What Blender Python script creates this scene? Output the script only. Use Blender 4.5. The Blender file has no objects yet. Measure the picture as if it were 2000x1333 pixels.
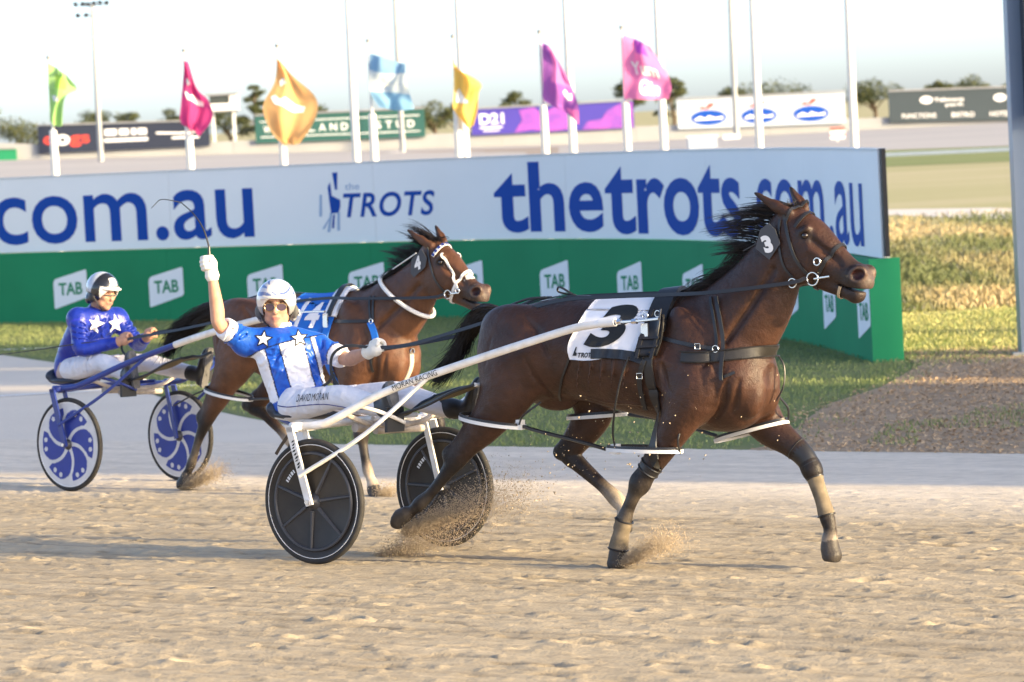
import bpy, bmesh, math, random
import numpy as np
from mathutils import Vector, Matrix

random.seed(7)
RNG = np.random.default_rng(11)
scene = bpy.context.scene
COL = scene.collection
R = math.radians

# ------------------------------------------------------------------ camera
CAM_H = 2.45
cam = bpy.data.cameras.new('camera')
cam.sensor_width = 36.0
cam.lens = 36.0 * 6980.0 / 2000.0
cam.clip_end = 6000
cam.dof.use_dof = True
cam.dof.focus_distance = 19.6
cam.dof.aperture_fstop = 5.0
camo = bpy.data.objects.new('camera', cam)
COL.objects.link(camo)
pitch = math.atan((666.5 - 228.0) / 6980.0)
camo.matrix_world = (Matrix.Translation((0, 0, CAM_H)) @ Matrix.Rotation(math.pi / 2 - pitch, 4, 'X')
                     @ Matrix.Rotation(-R(3.0), 4, 'Z'))
scene.camera = camo

# ------------------------------------------------------------------ sky and sun
SUN_AZ, SUN_EL = 121.0, 14.5           # degrees clockwise from +Y, degrees above the horizon
world = bpy.data.worlds.new('World')
scene.world = world
world.use_nodes = True
_n = world.node_tree.nodes
_sky = _n.new('ShaderNodeTexSky')
_sky.sky_type = 'NISHITA'
_sky.sun_disc = False
_sky.sun_elevation = R(SUN_EL)
_sky.sun_rotation = R(SUN_AZ)
_sky.air_density = 0.48
_sky.dust_density = 1.5
_sky.ozone_density = 0.5
world.node_tree.links.new(_sky.outputs[0], _n['Background'].inputs[0])
_n['Background'].inputs[1].default_value = 0.15
sun = bpy.data.lights.new('sun', 'SUN')
sun.energy = 2.9
sun.angle = R(0.9)
sun.color = (1.0, 0.76, 0.40)
suno = bpy.data.objects.new('sun', sun)
COL.objects.link(suno)
SUNV = Vector((math.sin(R(SUN_AZ)) * math.cos(R(SUN_EL)), math.cos(R(SUN_AZ)) * math.cos(R(SUN_EL)), math.sin(R(SUN_EL))))
suno.rotation_euler = SUNV.to_track_quat('Z', 'Y').to_euler()
suno.location = (30, -14, 20)
scene.view_settings.view_transform = 'Standard'
scene.view_settings.look = 'None'
scene.view_settings.gamma = 1.0
scene.view_settings.exposure = 1.88
scene.render.engine = 'CYCLES'

# ------------------------------------------------------------------ helpers: noise
def _hash(ix, iy, seed):
    h = (ix.astype(np.int64) * 374761393 + iy.astype(np.int64) * 668265263 + seed * 144665) & 0x7fffffff
    h = ((h ^ (h >> 13)) * 1274126177) & 0x7fffffff
    return ((h ^ (h >> 16)) & 0xffff) / 65535.0

def vnoise(x, y, seed=0):
    ix, iy = np.floor(x), np.floor(y)
    fx, fy = x - ix, y - iy
    fx = fx * fx * (3 - 2 * fx)
    fy = fy * fy * (3 - 2 * fy)
    a, b = _hash(ix, iy, seed), _hash(ix + 1, iy, seed)
    c, d = _hash(ix, iy + 1, seed), _hash(ix + 1, iy + 1, seed)
    return (a * (1 - fx) + b * fx) * (1 - fy) + (c * (1 - fx) + d * fx) * fy

def fbm(x, y, seed=0, octv=4):
    s, a, t = 0, 1.0, 0
    for i in range(octv):
        s = s + a * vnoise(x * 2 ** i, y * 2 ** i, seed + i * 17)
        t += a
        a *= .5
    return s / t

# ------------------------------------------------------------------ helpers: curves
def cr(P, n=8, closed=False):
    P = np.asarray(P, float)
    if len(P) < 3 and not closed:
        t = np.linspace(0, 1, n + 1)[:, None]
        return P[0] * (1 - t) + P[-1] * t
    Q = np.vstack([P[-1], P, P[0], P[1]]) if closed else np.vstack([2 * P[0] - P[1], P, 2 * P[-1] - P[-2]])
    o = []
    for i in range(1, len(Q) - 2):
        a, b, c, d = Q[i - 1:i + 3]
        for t in np.linspace(0, 1, n, endpoint=False):
            o.append(.5 * (2 * b + (c - a) * t + (2 * a - 5 * b + 4 * c - d) * t * t + (3 * b - a - 3 * c + d) * t ** 3))
    if not closed:
        o.append(P[-1])
    return np.array(o)

# ------------------------------------------------------------------ helpers: meshes and objects
def fast_mesh(name, V, F, cols=None, smooth=True):
    """V (n,3), F (m,k) int array of one polygon size or list of tuples"""
    me = bpy.data.meshes.new(name)
    V = np.asarray(V, np.float32)
    if isinstance(F, np.ndarray):
        k = F.shape[1]
        me.vertices.add(len(V))
        me.vertices.foreach_set('co', V.ravel())
        me.loops.add(F.size)
        me.loops.foreach_set('vertex_index', F.ravel().astype(np.int32))
        me.polygons.add(len(F))
        me.polygons.foreach_set('loop_start', (np.arange(len(F)) * k).astype(np.int32))
        me.polygons.foreach_set('loop_total', np.full(len(F), k, np.int32))
        me.update(calc_edges=True)
    else:
        me.from_pydata([tuple(map(float, v)) for v in V], [], [tuple(f) for f in F])
    if smooth:
        me.polygons.foreach_set('use_smooth', np.ones(len(me.polygons), bool))
    if cols is not None:
        c = np.ones((len(V), 4), np.float32)
        c[:, :3] = cols
        at = me.color_attributes.new('Col', 'FLOAT_COLOR', 'POINT')
        at.data.foreach_set('color', c.ravel())
    me.validate()
    return me

BASE = {}          # thing root -> offset of its base in the space its parts are written in

def root(name, label, cat, M=None, base=(0, 0, 0), group=None):
    o = bpy.data.objects.new(name, None)
    o.empty_display_size = .2
    COL.objects.link(o)
    M = M if M is not None else Matrix.Identity(4)
    o.matrix_world = M @ Matrix.Translation(base)
    BASE[o.name] = Vector(base)
    o['label'] = label
    o['category'] = cat
    if group:
        o['group'] = group
    return o

def topof(o):
    while o.parent:
        o = o.parent
    return o

def part(name, me, mat, parent, label=None, kind=None):
    o = bpy.data.objects.new(name, me)
    COL.objects.link(o)
    if parent is not None:
        b = BASE.get(topof(parent).name, Vector((0, 0, 0)))
        if b.length > 0 and not me.get('shifted'):
            me.transform(Matrix.Translation(-b))
            me['shifted'] = 1
        o.parent = parent
    if mat is not None:
        if len(me.materials) == 0:
            me.materials.append(mat)
    if label:
        o['label'] = label
    if kind:
        o['kind'] = kind
    return o

def single(name, me, mat, label, cat, group=None):
    o = part(name, me, mat, None)
    o['label'] = label
    o['category'] = cat
    if group:
        o['group'] = group
    return o

def struct(name, me, mat):
    o = part(name, me, mat, None)
    o['kind'] = 'structure'
    return o

class MB:
    """collects simple shapes into one mesh"""
    def __init__(s):
        s.v, s.f, s.n = [], [], 0
    def add(s, V, F):
        s.v.extend([tuple(map(float, p)) for p in V])
        s.f.extend([tuple(i + s.n for i in f) for f in F])
        s.n += len(V)
        return s
    def box(s, lo, hi, M=None):
        V = [(x, y, z) for x in (lo[0], hi[0]) for y in (lo[1], hi[1]) for z in (lo[2], hi[2])]
        if M is not None:
            V = [tuple(M @ Vector(v)) for v in V]
        return s.add(V, [(0, 1, 3, 2), (4, 6, 7, 5), (0, 4, 5, 1), (2, 3, 7, 6), (0, 2, 6, 4), (1, 5, 7, 3)])
    def bar(s, a, b, w, h, up=(0, 0, 1)):
        a, b = Vector(a), Vector(b)
        d = (b - a).normalized()
        x = d.cross(Vector(up)).normalized()
        y = x.cross(d)
        V = []
        for p in (a, b):
            for i, j in ((-1, -1), (1, -1), (1, 1), (-1, 1)):
                V.append(p + x * (i * w / 2) + y * (j * h / 2))
        return s.add(V, [(0, 1, 2, 3), (7, 6, 5, 4), (0, 4, 5, 1), (1, 5, 6, 2), (2, 6, 7, 3), (3, 7, 4, 0)])
    def tube(s, P, r, n=8, caps=True, closed=False):
        V, F = tube_geo(P, r, n, caps, closed)
        return s.add(V, F)
    def lathe(s, prof, axis_o, axis_d, n=32, closed=False):
        o, d = Vector(axis_o), Vector(axis_d).normalized()
        a = d.orthogonal().normalized()
        b = d.cross(a)
        V, F = [], []
        m = len(prof)
        for i in range(n):
            t = 2 * math.pi * i / n
            e = a * math.cos(t) + b * math.sin(t)
            for (r, h) in prof:
                V.append(o + d * h + e * r)
        for i in range(n):
            j = (i + 1) % n
            for k in range(m - 1 + (1 if closed else 0)):
                k2 = (k + 1) % m
                F.append((i * m + k, j * m + k, j * m + k2, i * m + k2))
        return s.add(V, F)
    def ball(s, c, r, n=10, m=6, sc=(1, 1, 1)):
        V, F = [], []
        for j in range(m + 1):
            ph = math.pi * j / m
            for i in range(n):
                t = 2 * math.pi * i / n
                V.append((c[0] + r * sc[0] * math.sin(ph) * math.cos(t), c[1] + r * sc[1] * math.sin(ph) * math.sin(t), c[2] + r * sc[2] * math.cos(ph)))
        for j in range(m):
            for i in range(n):
                k = (i + 1) % n
                F.append((j * n + i, (j + 1) * n + i, (j + 1) * n + k, j * n + k))
        return s.add(V, F)
    def mesh(s, name, smooth=True, cols=None, angle=True):
        me = fast_mesh(name, s.v, s.f, smooth=False)
        if smooth:
            me.polygons.foreach_set('use_smooth', np.ones(len(me.polygons), bool))
            if angle:
                me.set_sharp_from_angle(angle=R(40))
        bm = bmesh.new(); bm.from_mesh(me); bmesh.ops.recalc_face_normals(bm, faces=bm.faces); bm.to_mesh(me); bm.free()
        return me

def frames(P, closed=False, up=None):
    P = np.asarray(P, float)
    T = np.gradient(P, axis=0) if not closed else (np.roll(P, -1, 0) - np.roll(P, 1, 0))
    T /= np.linalg.norm(T, axis=1)[:, None] + 1e-12
    N = np.zeros_like(P)
    ref = np.array(up if up is not None else (0, 0, 1.0))
    if abs(T[0] @ ref) > .95:
        ref = np.array((1.0, 0, 0))
    n = ref - T[0] * (T[0] @ ref)
    n /= np.linalg.norm(n)
    for i in range(len(P)):
        n = n - T[i] * (T[i] @ n)
        n /= np.linalg.norm(n) + 1e-12
        N[i] = n
    return T, N, np.cross(T, N)

def tube_geo(P, r, n=8, caps=True, closed=False):
    P = np.asarray(P, float)
    m = len(P)
    r = np.broadcast_to(np.asarray(r, float), (m,))
    T, N, B = frames(P, closed)
    th = np.linspace(0, 2 * math.pi, n, endpoint=False)
    V = (P[:, None] + r[:, None, None] * (np.cos(th)[None, :, None] * N[:, None] + np.sin(th)[None, :, None] * B[:, None])).reshape(-1, 3)
    F = []
    for i in range(m - 1 + (1 if closed else 0)):
        i2 = (i + 1) % m
        for j in range(n):
            k = (j + 1) % n
            F.append((i * n + j, i * n + k, i2 * n + k, i2 * n + j))
    if caps and not closed:
        F.append(tuple(range(n))[::-1])
        F.append(tuple((m - 1) * n + j for j in range(n)))
    return V, F

def ribbon_geo(P, N, w, t, closed=False):
    """flat strap: path P, outward normals N, width w (scalar or array), thickness t"""
    P, N = np.asarray(P, float), np.asarray(N, float)
    m = len(P)
    T = np.gradient(P, axis=0) if not closed else (np.roll(P, -1, 0) - np.roll(P, 1, 0))
    T /= np.linalg.norm(T, axis=1)[:, None] + 1e-12
    N = N - T * (T * N).sum(1)[:, None]
    N /= np.linalg.norm(N, axis=1)[:, None] + 1e-12
    S = np.cross(T, N)
    w = np.broadcast_to(np.asarray(w, float), (m,))[:, None]
    V = np.stack([P - S * w / 2, P + S * w / 2, P + S * w / 2 * .92 + N * t, P - S * w / 2 * .92 + N * t], 1).reshape(-1, 3)
    F = []
    for i in range(m - 1 + (1 if closed else 0)):
        a, b = i * 4, ((i + 1) % m) * 4
        for j in range(4):
            k = (j + 1) % 4
            F.append((a + j, a + k, b + k, b + j))
    if not closed:
        F.append((0, 1, 2, 3))
        e = (m - 1) * 4
        F.append((e + 3, e + 2, e + 1, e))
    return V, F

# ------------------------------------------------------------------ helpers: text as flat meshes
def text_tris(body, size=1.0, bold=0.0, shear=0.0, space=1.0):
    """2-D triangles of a text, left bottom at 0,0; returns V (n,2), F list"""
    cu = bpy.data.curves.new('txt', 'FONT')
    cu.body = body
    cu.size = size
    cu.offset = bold
    cu.shear = shear
    cu.space_character = space
    cu.resolution_u = 5
    o = bpy.data.objects.new('txt', cu)
    COL.objects.link(o)
    bpy.context.view_layer.update()
    dg = bpy.context.evaluated_depsgraph_get()
    me = bpy.data.meshes.new_from_object(o.evaluated_get(dg))
    V = np.array([v.co[:2] for v in me.vertices])
    F = [tuple(p.vertices) for p in me.polygons]
    bpy.data.objects.remove(o)
    bpy.data.curves.remove(cu)
    bpy.data.meshes.remove(me)
    V = V - V.min(0)
    return V, F

def fit2(V, x0, x1, y0, y1):
    V = V - V.min(0)
    m = V.max(0)
    return np.c_[x0 + V[:, 0] / m[0] * (x1 - x0), y0 + V[:, 1] / m[1] * (y1 - y0)]

def cut2(V, F, step):
    """cut a flat mesh into columns (and rows) so that it can be bent"""
    bm = bmesh.new()
    vs = [bm.verts.new((v[0], v[1], 0)) for v in V]
    for f in F:
        try:
            bm.faces.new([vs[i] for i in f])
        except ValueError:
            pass
    lo, hi = V.min(0), V.max(0)
    for ax in (0, 1):
        st = step[ax] if hasattr(step, '__len__') else step
        x = lo[ax] + st
        while x < hi[ax]:
            co, no = [0, 0, 0], [0, 0, 0]
            co[ax] = x
            no[ax] = 1
            bmesh.ops.bisect_plane(bm, geom=bm.verts[:] + bm.edges[:] + bm.faces[:], plane_co=co, plane_no=no, dist=1e-6)
            x += st
    bm.verts.ensure_lookup_table()
    bm.verts.index_update()
    V2 = np.array([v.co[:2] for v in bm.verts])
    F2 = [tuple(v.index for v in f.verts) for f in bm.faces]
    bm.free()
    return V2, F2

# ------------------------------------------------------------------ helpers: materials
def mat(name, col=(.5, .5, .5), rough=.6, spec=.5, metal=0, attr=False, var=.0, vscale=8.0, bump=0.0, bscale=60.0, bdist=.01,
        col2=None, stretch=None, sheen=0, coat=0, trans=0, alpha=1.0):
    m = bpy.data.materials.new(name)
    m.use_nodes = True
    nt = m.node_tree
    b = nt.nodes['Principled BSDF']
    b.inputs['Base Color'].default_value = (*col, 1)
    b.inputs['Roughness'].default_value = rough
    b.inputs['Specular IOR Level'].default_value = spec
    b.inputs['Metallic'].default_value = metal
    b.inputs['Coat Weight'].default_value = coat
    if sheen:
        b.inputs['Sheen Weight'].default_value = sheen
        b.inputs['Sheen Roughness'].default_value = .4
    if trans:
        b.inputs['Transmission Weight'].default_value = trans
    b.inputs['Alpha'].default_value = alpha
    src = None
    if attr:
        a = nt.nodes.new('ShaderNodeAttribute')
        a.attribute_name = 'Col'
        src = a.outputs['Color']
    tc = nt.nodes.new('ShaderNodeTexCoord')
    vec = tc.outputs['Object']
    if stretch:
        mp = nt.nodes.new('ShaderNodeMapping')
        mp.inputs['Scale'].default_value = stretch
        nt.links.new(vec, mp.inputs[0])
        vec = mp.outputs[0]
    if var > 0 or col2 is not None:
        nz = nt.nodes.new('ShaderNodeTexNoise')
        nz.inputs['Scale'].default_value = vscale
        nz.inputs['Detail'].default_value = 6
        nt.links.new(vec, nz.inputs['Vector'])
        ramp = nt.nodes.new('ShaderNodeValToRGB')
        ramp.color_ramp.elements[0].position = .3
        ramp.color_ramp.elements[1].position = .7
        nt.links.new(nz.outputs[0], ramp.inputs[0])
        mx = nt.nodes.new('ShaderNodeMix')
        mx.data_type = 'RGBA'
        nt.links.new(ramp.outputs[0], mx.inputs[0])
        if col2 is not None:
            mx.inputs[6].default_value = (*col, 1)
            mx.inputs[7].default_value = (*col2, 1)
        else:
            mx.blend_type = 'MULTIPLY'
            mx.inputs[0].default_value = 1
            ramp.color_ramp.elements[0].color = (1 - var, 1 - var, 1 - var, 1)
            ramp.color_ramp.elements[1].color = (1 + var * .6, 1 + var * .6, 1 + var * .6, 1)
            nt.links.remove(mx.inputs[0].links[0])
            if src is not None:
                nt.links.new(src, mx.inputs[6])
            else:
                mx.inputs[6].default_value = (*col, 1)
            nt.links.new(ramp.outputs[0], mx.inputs[7])
        src = mx.outputs[2]
    if src is not None:
        nt.links.new(src, b.inputs['Base Color'])
    if bump > 0:
        nb = nt.nodes.new('ShaderNodeTexNoise')
        nb.inputs['Scale'].default_value = bscale
        nb.inputs['Detail'].default_value = 5
        nt.links.new(vec, nb.inputs['Vector'])
        bp = nt.nodes.new('ShaderNodeBump')
        bp.inputs['Strength'].default_value = bump
        bp.inputs['Distance'].default_value = bdist
        nt.links.new(nb.outputs[0], bp.inputs['Height'])
        nt.links.new(bp.outputs[0], b.inputs['Normal'])
    return m
# ================================================================== the setting
SLOPE, TH = .046, 36.0
HX = np.array([math.cos(R(TH)), -math.sin(R(TH))])      # along the track, the way the horses run
HN = np.array([math.sin(R(TH)), math.cos(R(TH))])       # across the track towards the infield
P0 = np.array([-1.1527, 19.934])
UE = 9.95                                               # inner edge of the track
ZG = -SLOPE * UE                                        # level of the infield

def track_z(x, y):
    u = (np.asarray(x) - P0[0]) * HN[0] + (np.asarray(y) - P0[1]) * HN[1]
    return -SLOPE * np.minimum(u, UE)

def tu(t, u):
    return P0[0] + HX[0] * t + HN[0] * u, P0[1] + HX[1] * t + HN[1] * u

M_sand = mat('sand', attr=True, rough=.95, spec=.15, var=.13, vscale=9, bump=.7, bscale=80, bdist=.007, stretch=(.62, 1, 1))
# --- base ground to the horizon
me = MB().add([(-3000, -400, ZG - .03), (3000, -400, ZG - .03), (3000, 5000, ZG - .03), (-3000, 5000, ZG - .03)], [(0, 1, 2, 3)]).mesh('ground')
M_dry = mat('dry_field', (.46, .40, .25), 1, .1, col2=(.33, .32, .15), vscale=.09, bump=.3, bscale=6, bdist=.1, stretch=(.35, 1, 1))
struct('ground', me, M_dry)
# --- coarse track sheet below the fine one
V = []
for t in (-60, 60):
    for u in (-30, UE):
        x, y = tu(t, u)
        V.append((x, y, -SLOPE * u - .05))
M_sandfar = mat('sand_rolled', (.56, .50, .42), .95, .2, col2=(.61, .55, .465), vscale=2.2, bump=.4, bscale=30, bdist=.01)
struct('track_base', MB().add(V, [(0, 1, 3, 2)]).mesh('track_base'), M_sandfar)
# --- fine track surface with clods, hoof marks and harrow lines
def fine_track():
    dt, du = .021, .018
    t = np.arange(-14.5, 8.0, dt)
    u = np.arange(-6.2, UE + .001, du)
    Tt, U = np.meshgrid(t, u, indexing='ij')
    X, Y = tu(Tt, U)
    far = np.clip((U - 4.2) / 2.2, 0, 1)                # the inner half is rolled smoother
    amp = 1 - .6 * far
    z = .008 * (fbm(Tt * .7, U * 1.6, 3, 3) - .5)
    z += .015 * (1 - .55 * far) * (fbm(Tt * .45, U * 15.0, 41, 3) - .5)                     # drag marks along the track
    c = fbm(Tt * 9.0 + 2.5 * fbm(Tt * .8, U * .8, 9, 2), U * 19.0, 21, 3)
    z += .006 * amp * (c - .5)
    z += .022 * amp * np.clip(c - .62, 0, 1)                                              # loose clods
    d = fbm(Tt * 5.0, U * 13.0, 55, 3)
    z -= .085 * amp * np.clip(d - .645, 0, 1)                                              # scrapes and hoof marks
    mk = np.clip(fbm(Tt * .7, U * 1.1, 63, 3) * 2.2 - .55, .25, 1.3)
    z = z * (.55 + .6 * mk)                                                               # patches of rougher and smoother going
    e = fbm(Tt * 14.0, U * 20.0, 77, 2)
    z += .016 * amp * np.clip(e - .60, 0, 1) * 2.0                                        # crumbs
    z += .004 * np.sin(U * 2 * math.pi / .105 + 2.2 * fbm(Tt * .35, U * .6, 31, 2)) * (1 - .5 * far)   # harrow lines
    rg = np.random.default_rng(3)
    for _ in range(70):                                                                   # old hoof prints
        t0, u0 = rg.uniform(-7, 6), rg.uniform(-5, 4)
        sel = (np.abs(Tt - t0) < .2) & (np.abs(U - u0) < .2)
        q = ((Tt[sel] - t0) / .085) ** 2 + ((U[sel] - u0) / .06) ** 2
        z[sel] += -.020 * np.exp(-q) + .012 * np.exp(-(np.sqrt(q) - 1.5) ** 2 * 4)
    # wheel ruts of the front cart
    for uu, w in ((0.0, .045), (1.215, .045)):
        z -= .016 * np.exp(-((U - uu) / w) ** 2) * (Tt < .05)
    Z = -SLOPE * U + z
    keep = (Y > 13.8) & (np.abs(X) < .175 * Y + 1.2)
    idx = -np.ones(keep.shape, int)
    cell = keep[:-1, :-1] & keep[1:, :-1] & keep[1:, 1:] & keep[:-1, 1:]
    used = np.zeros(keep.shape, bool)
    used[:-1, :-1] |= cell; used[1:, :-1] |= cell; used[1:, 1:] |= cell; used[:-1, 1:] |= cell
    idx[used] = np.arange(used.sum())
    F = np.stack([idx[:-1, :-1][cell], idx[1:, :-1][cell], idx[1:, 1:][cell], idx[:-1, 1:][cell]], 1)
    k = np.clip((U - 3.6 - 1.6 * (fbm(Tt * .5, U * .7, 91, 3) - .5)) / 2.0, 0, 1)[used][:, None]      # rolled sand inside, paled to brighten the shaded band
    g = fbm(Tt * .6, U * 3.5, 95, 3)[used][:, None]                                     # damp and dry bands
    dk = np.clip((d[used] - .58) * 5, 0, 1)[:, None] * .30 + np.clip((fbm(Tt * .4, U * 16, 47, 3)[used] - .56) * 6, 0, 1)[:, None] * .16    # shade painted into scrapes and along drag lines
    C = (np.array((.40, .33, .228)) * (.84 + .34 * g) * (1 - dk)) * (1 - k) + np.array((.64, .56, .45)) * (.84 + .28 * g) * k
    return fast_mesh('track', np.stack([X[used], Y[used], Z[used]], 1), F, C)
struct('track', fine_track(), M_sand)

def sheet(name, pts, z, m, kind='structure'):
    me = MB().add([(x, y, z) for x, y in pts], [tuple(range(len(pts)))]).mesh(name)
    return struct(name, me, m)

M_apron = mat('apron_sand', (.63, .56, .46), .95, .2, col2=(.58, .515, .425), vscale=.8, bump=.4, bscale=18, bdist=.02)
sheet('apron', [(-30, 30), tu(-22, UE), tu(-8.15, UE), (-1.92, 33.5), (-2.2, 35.0), (-2.7, 36.2), (-3.6, 38.6), (-4.6, 42.0), (-5.6, 46.0), (-7.1, 49.4), (-30, 53)], ZG - .012, M_apron)
M_grass = mat('grass_soil', (.13, .17, .06), 1, .1, col2=(.19, .20, .09), vscale=1.2, bump=.5, bscale=30, bdist=.03)
GV = [tu(-8.1, UE + .02), tu(-3.4, UE + .02), (2.3, 30.6), (2.6, 32.4), (3.0, 34.2), (3.7, 35.9), (4.35, 38.4), (4.4, 40.6), (6.5, 40.0), (11, 37), (20, 46), (9.5, 49.0), (5.2, 47.0), (0, 57), (-12, 63), (-26, 64), (-26, 52.5), (-7.1, 49.2), (-5.5, 45.8), (-4.5, 41.9), (-3.5, 38.4), (-2.6, 36.0), (-2.1, 34.8), (-1.9, 33.5)]
sheet('grass_verge', GV, ZG - .016, M_grass)
M_mulch = mat('mulch', (.33, .235, .15), 1, .1, col2=(.43, .325, .22), vscale=5, bump=1, bscale=25, bdist=.05)
MU = [tu(-3.45, UE + .02), tu(14, UE + .02), (16, 33), (11, 37), (6.5, 40.0), (4.4, 40.6), (4.35, 38.4), (3.7, 35.9), (3.0, 34.2), (2.6, 32.4), (2.3, 30.6)]
sheet('mulch_bed', MU, ZG - .004, M_mulch)
M_path = mat('pale_path', (.62, .58, .52), .9, .2, var=.08, vscale=1)
sheet('path', [(2, 94.5), (9.5, 88.6), (11.5, 81.0), (14, 70), (16.5, 70), (14.2, 83), (12.2, 90), (10.2, 92.6), (3, 99)], ZG - .02, M_path)
M_gstrip = mat('green_strip', (.17, .21, .07), 1, .1, col2=(.26, .27, .12), vscale=.3, stretch=(.3, 1, 1))
sheet('turf_strip', [(-60, 190), (15.9, 150), (60, 122), (80, 150), (22, 203), (-60, 250)], ZG - .02, M_gstrip)
M_asph = mat('far_track', (.35, .335, .325), 1, .2, col2=(.42, .395, .37), vscale=.1, stretch=(.2, 1, 1))
M_bank = mat('far_bank', (.36, .29, .23), 1, .2, col2=(.26, .23, .20), vscale=.12, stretch=(.15, 1, 1))
def wallbase_z(x):
    return max(-.02 - .0245 * (x + 6.9), -.40)
# the banked far bend: near edge at infield level, far edge at the foot of the wall
V, F = [], []
xs = np.linspace(-110, 110, 45)
for x in xs:
    yn = float(np.interp(x, (-110, 0, 22, 45, 110), (215, 215, 205, 188, 150)))
    V += [(x * yn / 320, yn, ZG - .015), (x, 320.2, wallbase_z(x))]
for i in range(len(xs) - 1):
    F.append((2 * i, 2 * i + 2, 2 * i + 3, 2 * i + 1))
struct('far_track', MB().add(V, F).mesh('far_track'), M_asph)
V, F = [], []
for x in xs[:24]:
    yn, yf = 255 - .32 * x, 300
    k = (yf - (250 - .32 * x)) / (320.2 - (250 - .32 * x))
    V += [(x * yn / 320 , yn, ZG + .05), (x * .955, yf, ZG + k * (wallbase_z(x) - ZG) + .06)]
for i in range(len(V) // 2 - 1):
    F.append((2 * i, 2 * i + 2, 2 * i + 3, 2 * i + 1))
struct('far_bank', MB().add(V, F).mesh('far_bank'), M_bank)

# --- grass blades (nobody could count them)
def blades(name, poly, n, h, w, cols, label, mt, lean=.5, z=ZG, seed=5, dens=None, patch=None):
    rg = np.random.default_rng(seed)
    P = np.array(poly)
    lo, hi = P.min(0), P.max(0)
    pts = np.zeros((0, 2))
    while len(pts) < n:
        q = lo + rg.random((n * 2, 2)) * (hi - lo)
        ins = np.zeros(len(q), bool)
        j = len(P) - 1
        for i in range(len(P)):
            c = ((P[i, 1] > q[:, 1]) != (P[j, 1] > q[:, 1])) & (q[:, 0] < (P[j, 0] - P[i, 0]) * (q[:, 1] - P[i, 1]) / (P[j, 1] - P[i, 1] + 1e-12) + P[i, 0])
            ins ^= c
            j = i
        if dens is not None:
            ins &= rg.random(len(q)) < dens(q)
        pts = np.vstack([pts, q[ins]])
    pts = pts[:n]
    hh = h * (.5 + rg.random(n)) * (.6 + .8 * fbm(pts[:, 0] * .7, pts[:, 1] * .7, seed, 2))
    a = rg.random(n) * 6.283
    le = lean * rg.random(n) * hh
    b = rg.random(n) * 6.283
    dx, dy = np.cos(a) * w / 2, np.sin(a) * w / 2
    V = np.zeros((n, 3, 3), np.float32)
    V[:, 0] = np.c_[pts[:, 0] - dx, pts[:, 1] - dy, np.full(n, z)]
    V[:, 1] = np.c_[pts[:, 0] + dx, pts[:, 1] + dy, np.full(n, z)]
    V[:, 2] = np.c_[pts[:, 0] + np.cos(b) * le, pts[:, 1] + np.sin(b) * le, z + hh]
    k = rg.random(n) * .6 + .7 * (fbm(pts[:, 0] * .45, pts[:, 1] * .45, seed + 3, 3) - .15)
    if patch is not None:
        k = .35 * rg.random(n) + 2.6 * (fbm(pts[:, 0] * patch[0], pts[:, 1] * patch[1], seed + 5, 3) - .38)
        hh_ = .5 + k
    k = np.clip(k, 0, 1)[:, None]
    C = np.array(cols[0]) * (1 - k) + np.array(cols[1]) * k
    me = fast_mesh(name, V.reshape(-1, 3), np.arange(n * 3).reshape(-1, 3), np.repeat(C, 3, 0), smooth=False)
    o = part(name, me, mt, None)
    o['label'] = label
    o['category'] = 'grass'
    o['kind'] = 'stuff'
    return o
M_blade = mat('grass_blade', (.1, .15, .04), .7, .2, attr=True)
GVv = [tu(-8.0, UE + .06), tu(-3.6, UE + .06), (2.0, 30.8), (3.0, 34.2), (4.4, 38.4), (4.5, 40.8), (9, 40.0), (9.0, 48.5), (5.2, 47.0), (3, 51), (-1, 55), (-12, 61.5), (-12, 51.2), (-7.1, 49.6), (-5.6, 46.2), (-4.6, 42.2), (-3.6, 38.8), (-2.7, 36.4), (-2.2, 35.2), (-1.9, 33.8)]
blades('grass_blades', GVv, 110000, .026, .014, ((.13, .19, .06), (.27, .30, .12)), 'short mown green grass in front of the curved sign', M_blade)
M_turf = mat('sun_tinted_turf', (.34, .34, .13), 1, .1, col2=(.45, .41, .19), vscale=.8, bump=.4, bscale=20, bdist=.03, stretch=(.5, 1, 1))  # yellowish turf, colour lightened further to put sunlight into it
sheet('sun_tinted_turf', [(4.38, 40.65), (6.5, 40.05), (11, 37.05), (20, 46), (9.5, 49.0), (3.2, 48.6), (3.75, 44.0)], ZG - .010, M_turf)
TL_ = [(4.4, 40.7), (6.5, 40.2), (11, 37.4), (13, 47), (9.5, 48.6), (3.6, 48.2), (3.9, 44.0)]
blades('turf_blades', TL_, 22000, .030, .018, ((.31, .33, .11), (.50, .45, .20)), 'yellow green turf, colour lightened for sun, right of the sign end', M_blade, seed=25)
TG = [(4.6, 47.5), (9.5, 48.5), (16, 60), (19, 84), (8, 88), (5, 60)]
blades('dry_grass', TG, 30000, .085, .05, ((.115, .135, .055), (.42, .33, .18)), 'patchy dry brown and olive grass behind the sign end', M_blade, lean=1.2, seed=9, patch=(.45, .16), dens=lambda q: np.clip((90 - q[:, 1]) / 34, .06, 1) * (.35 + fbm(q[:, 0] * .5, q[:, 1] * .2, 83, 3)))
MUv = [tu(-4.2, UE - .02), tu(11, UE - .05), (12, 34), (9, 38.6), (6.5, 40.6), (4.2, 41.0), (3.9, 38.6), (3.2, 36.2), (2.5, 34.2), (2.0, 32.4), (1.6, 31.0)]
def ragged(q):
    x, y = q[:, 0], q[:, 1]
    edge = np.interp(y, (29, 30.6, 32.4, 34.2, 35.9, 38.4, 41), (1.7, 2.1, 2.6, 3.0, 3.7, 4.35, 4.5))
    return np.clip((x - edge) * 1.1 + .35 + 1.2 * (fbm(x * 1.3, y * .9, 61, 3) - .5), 0, 1)
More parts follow.
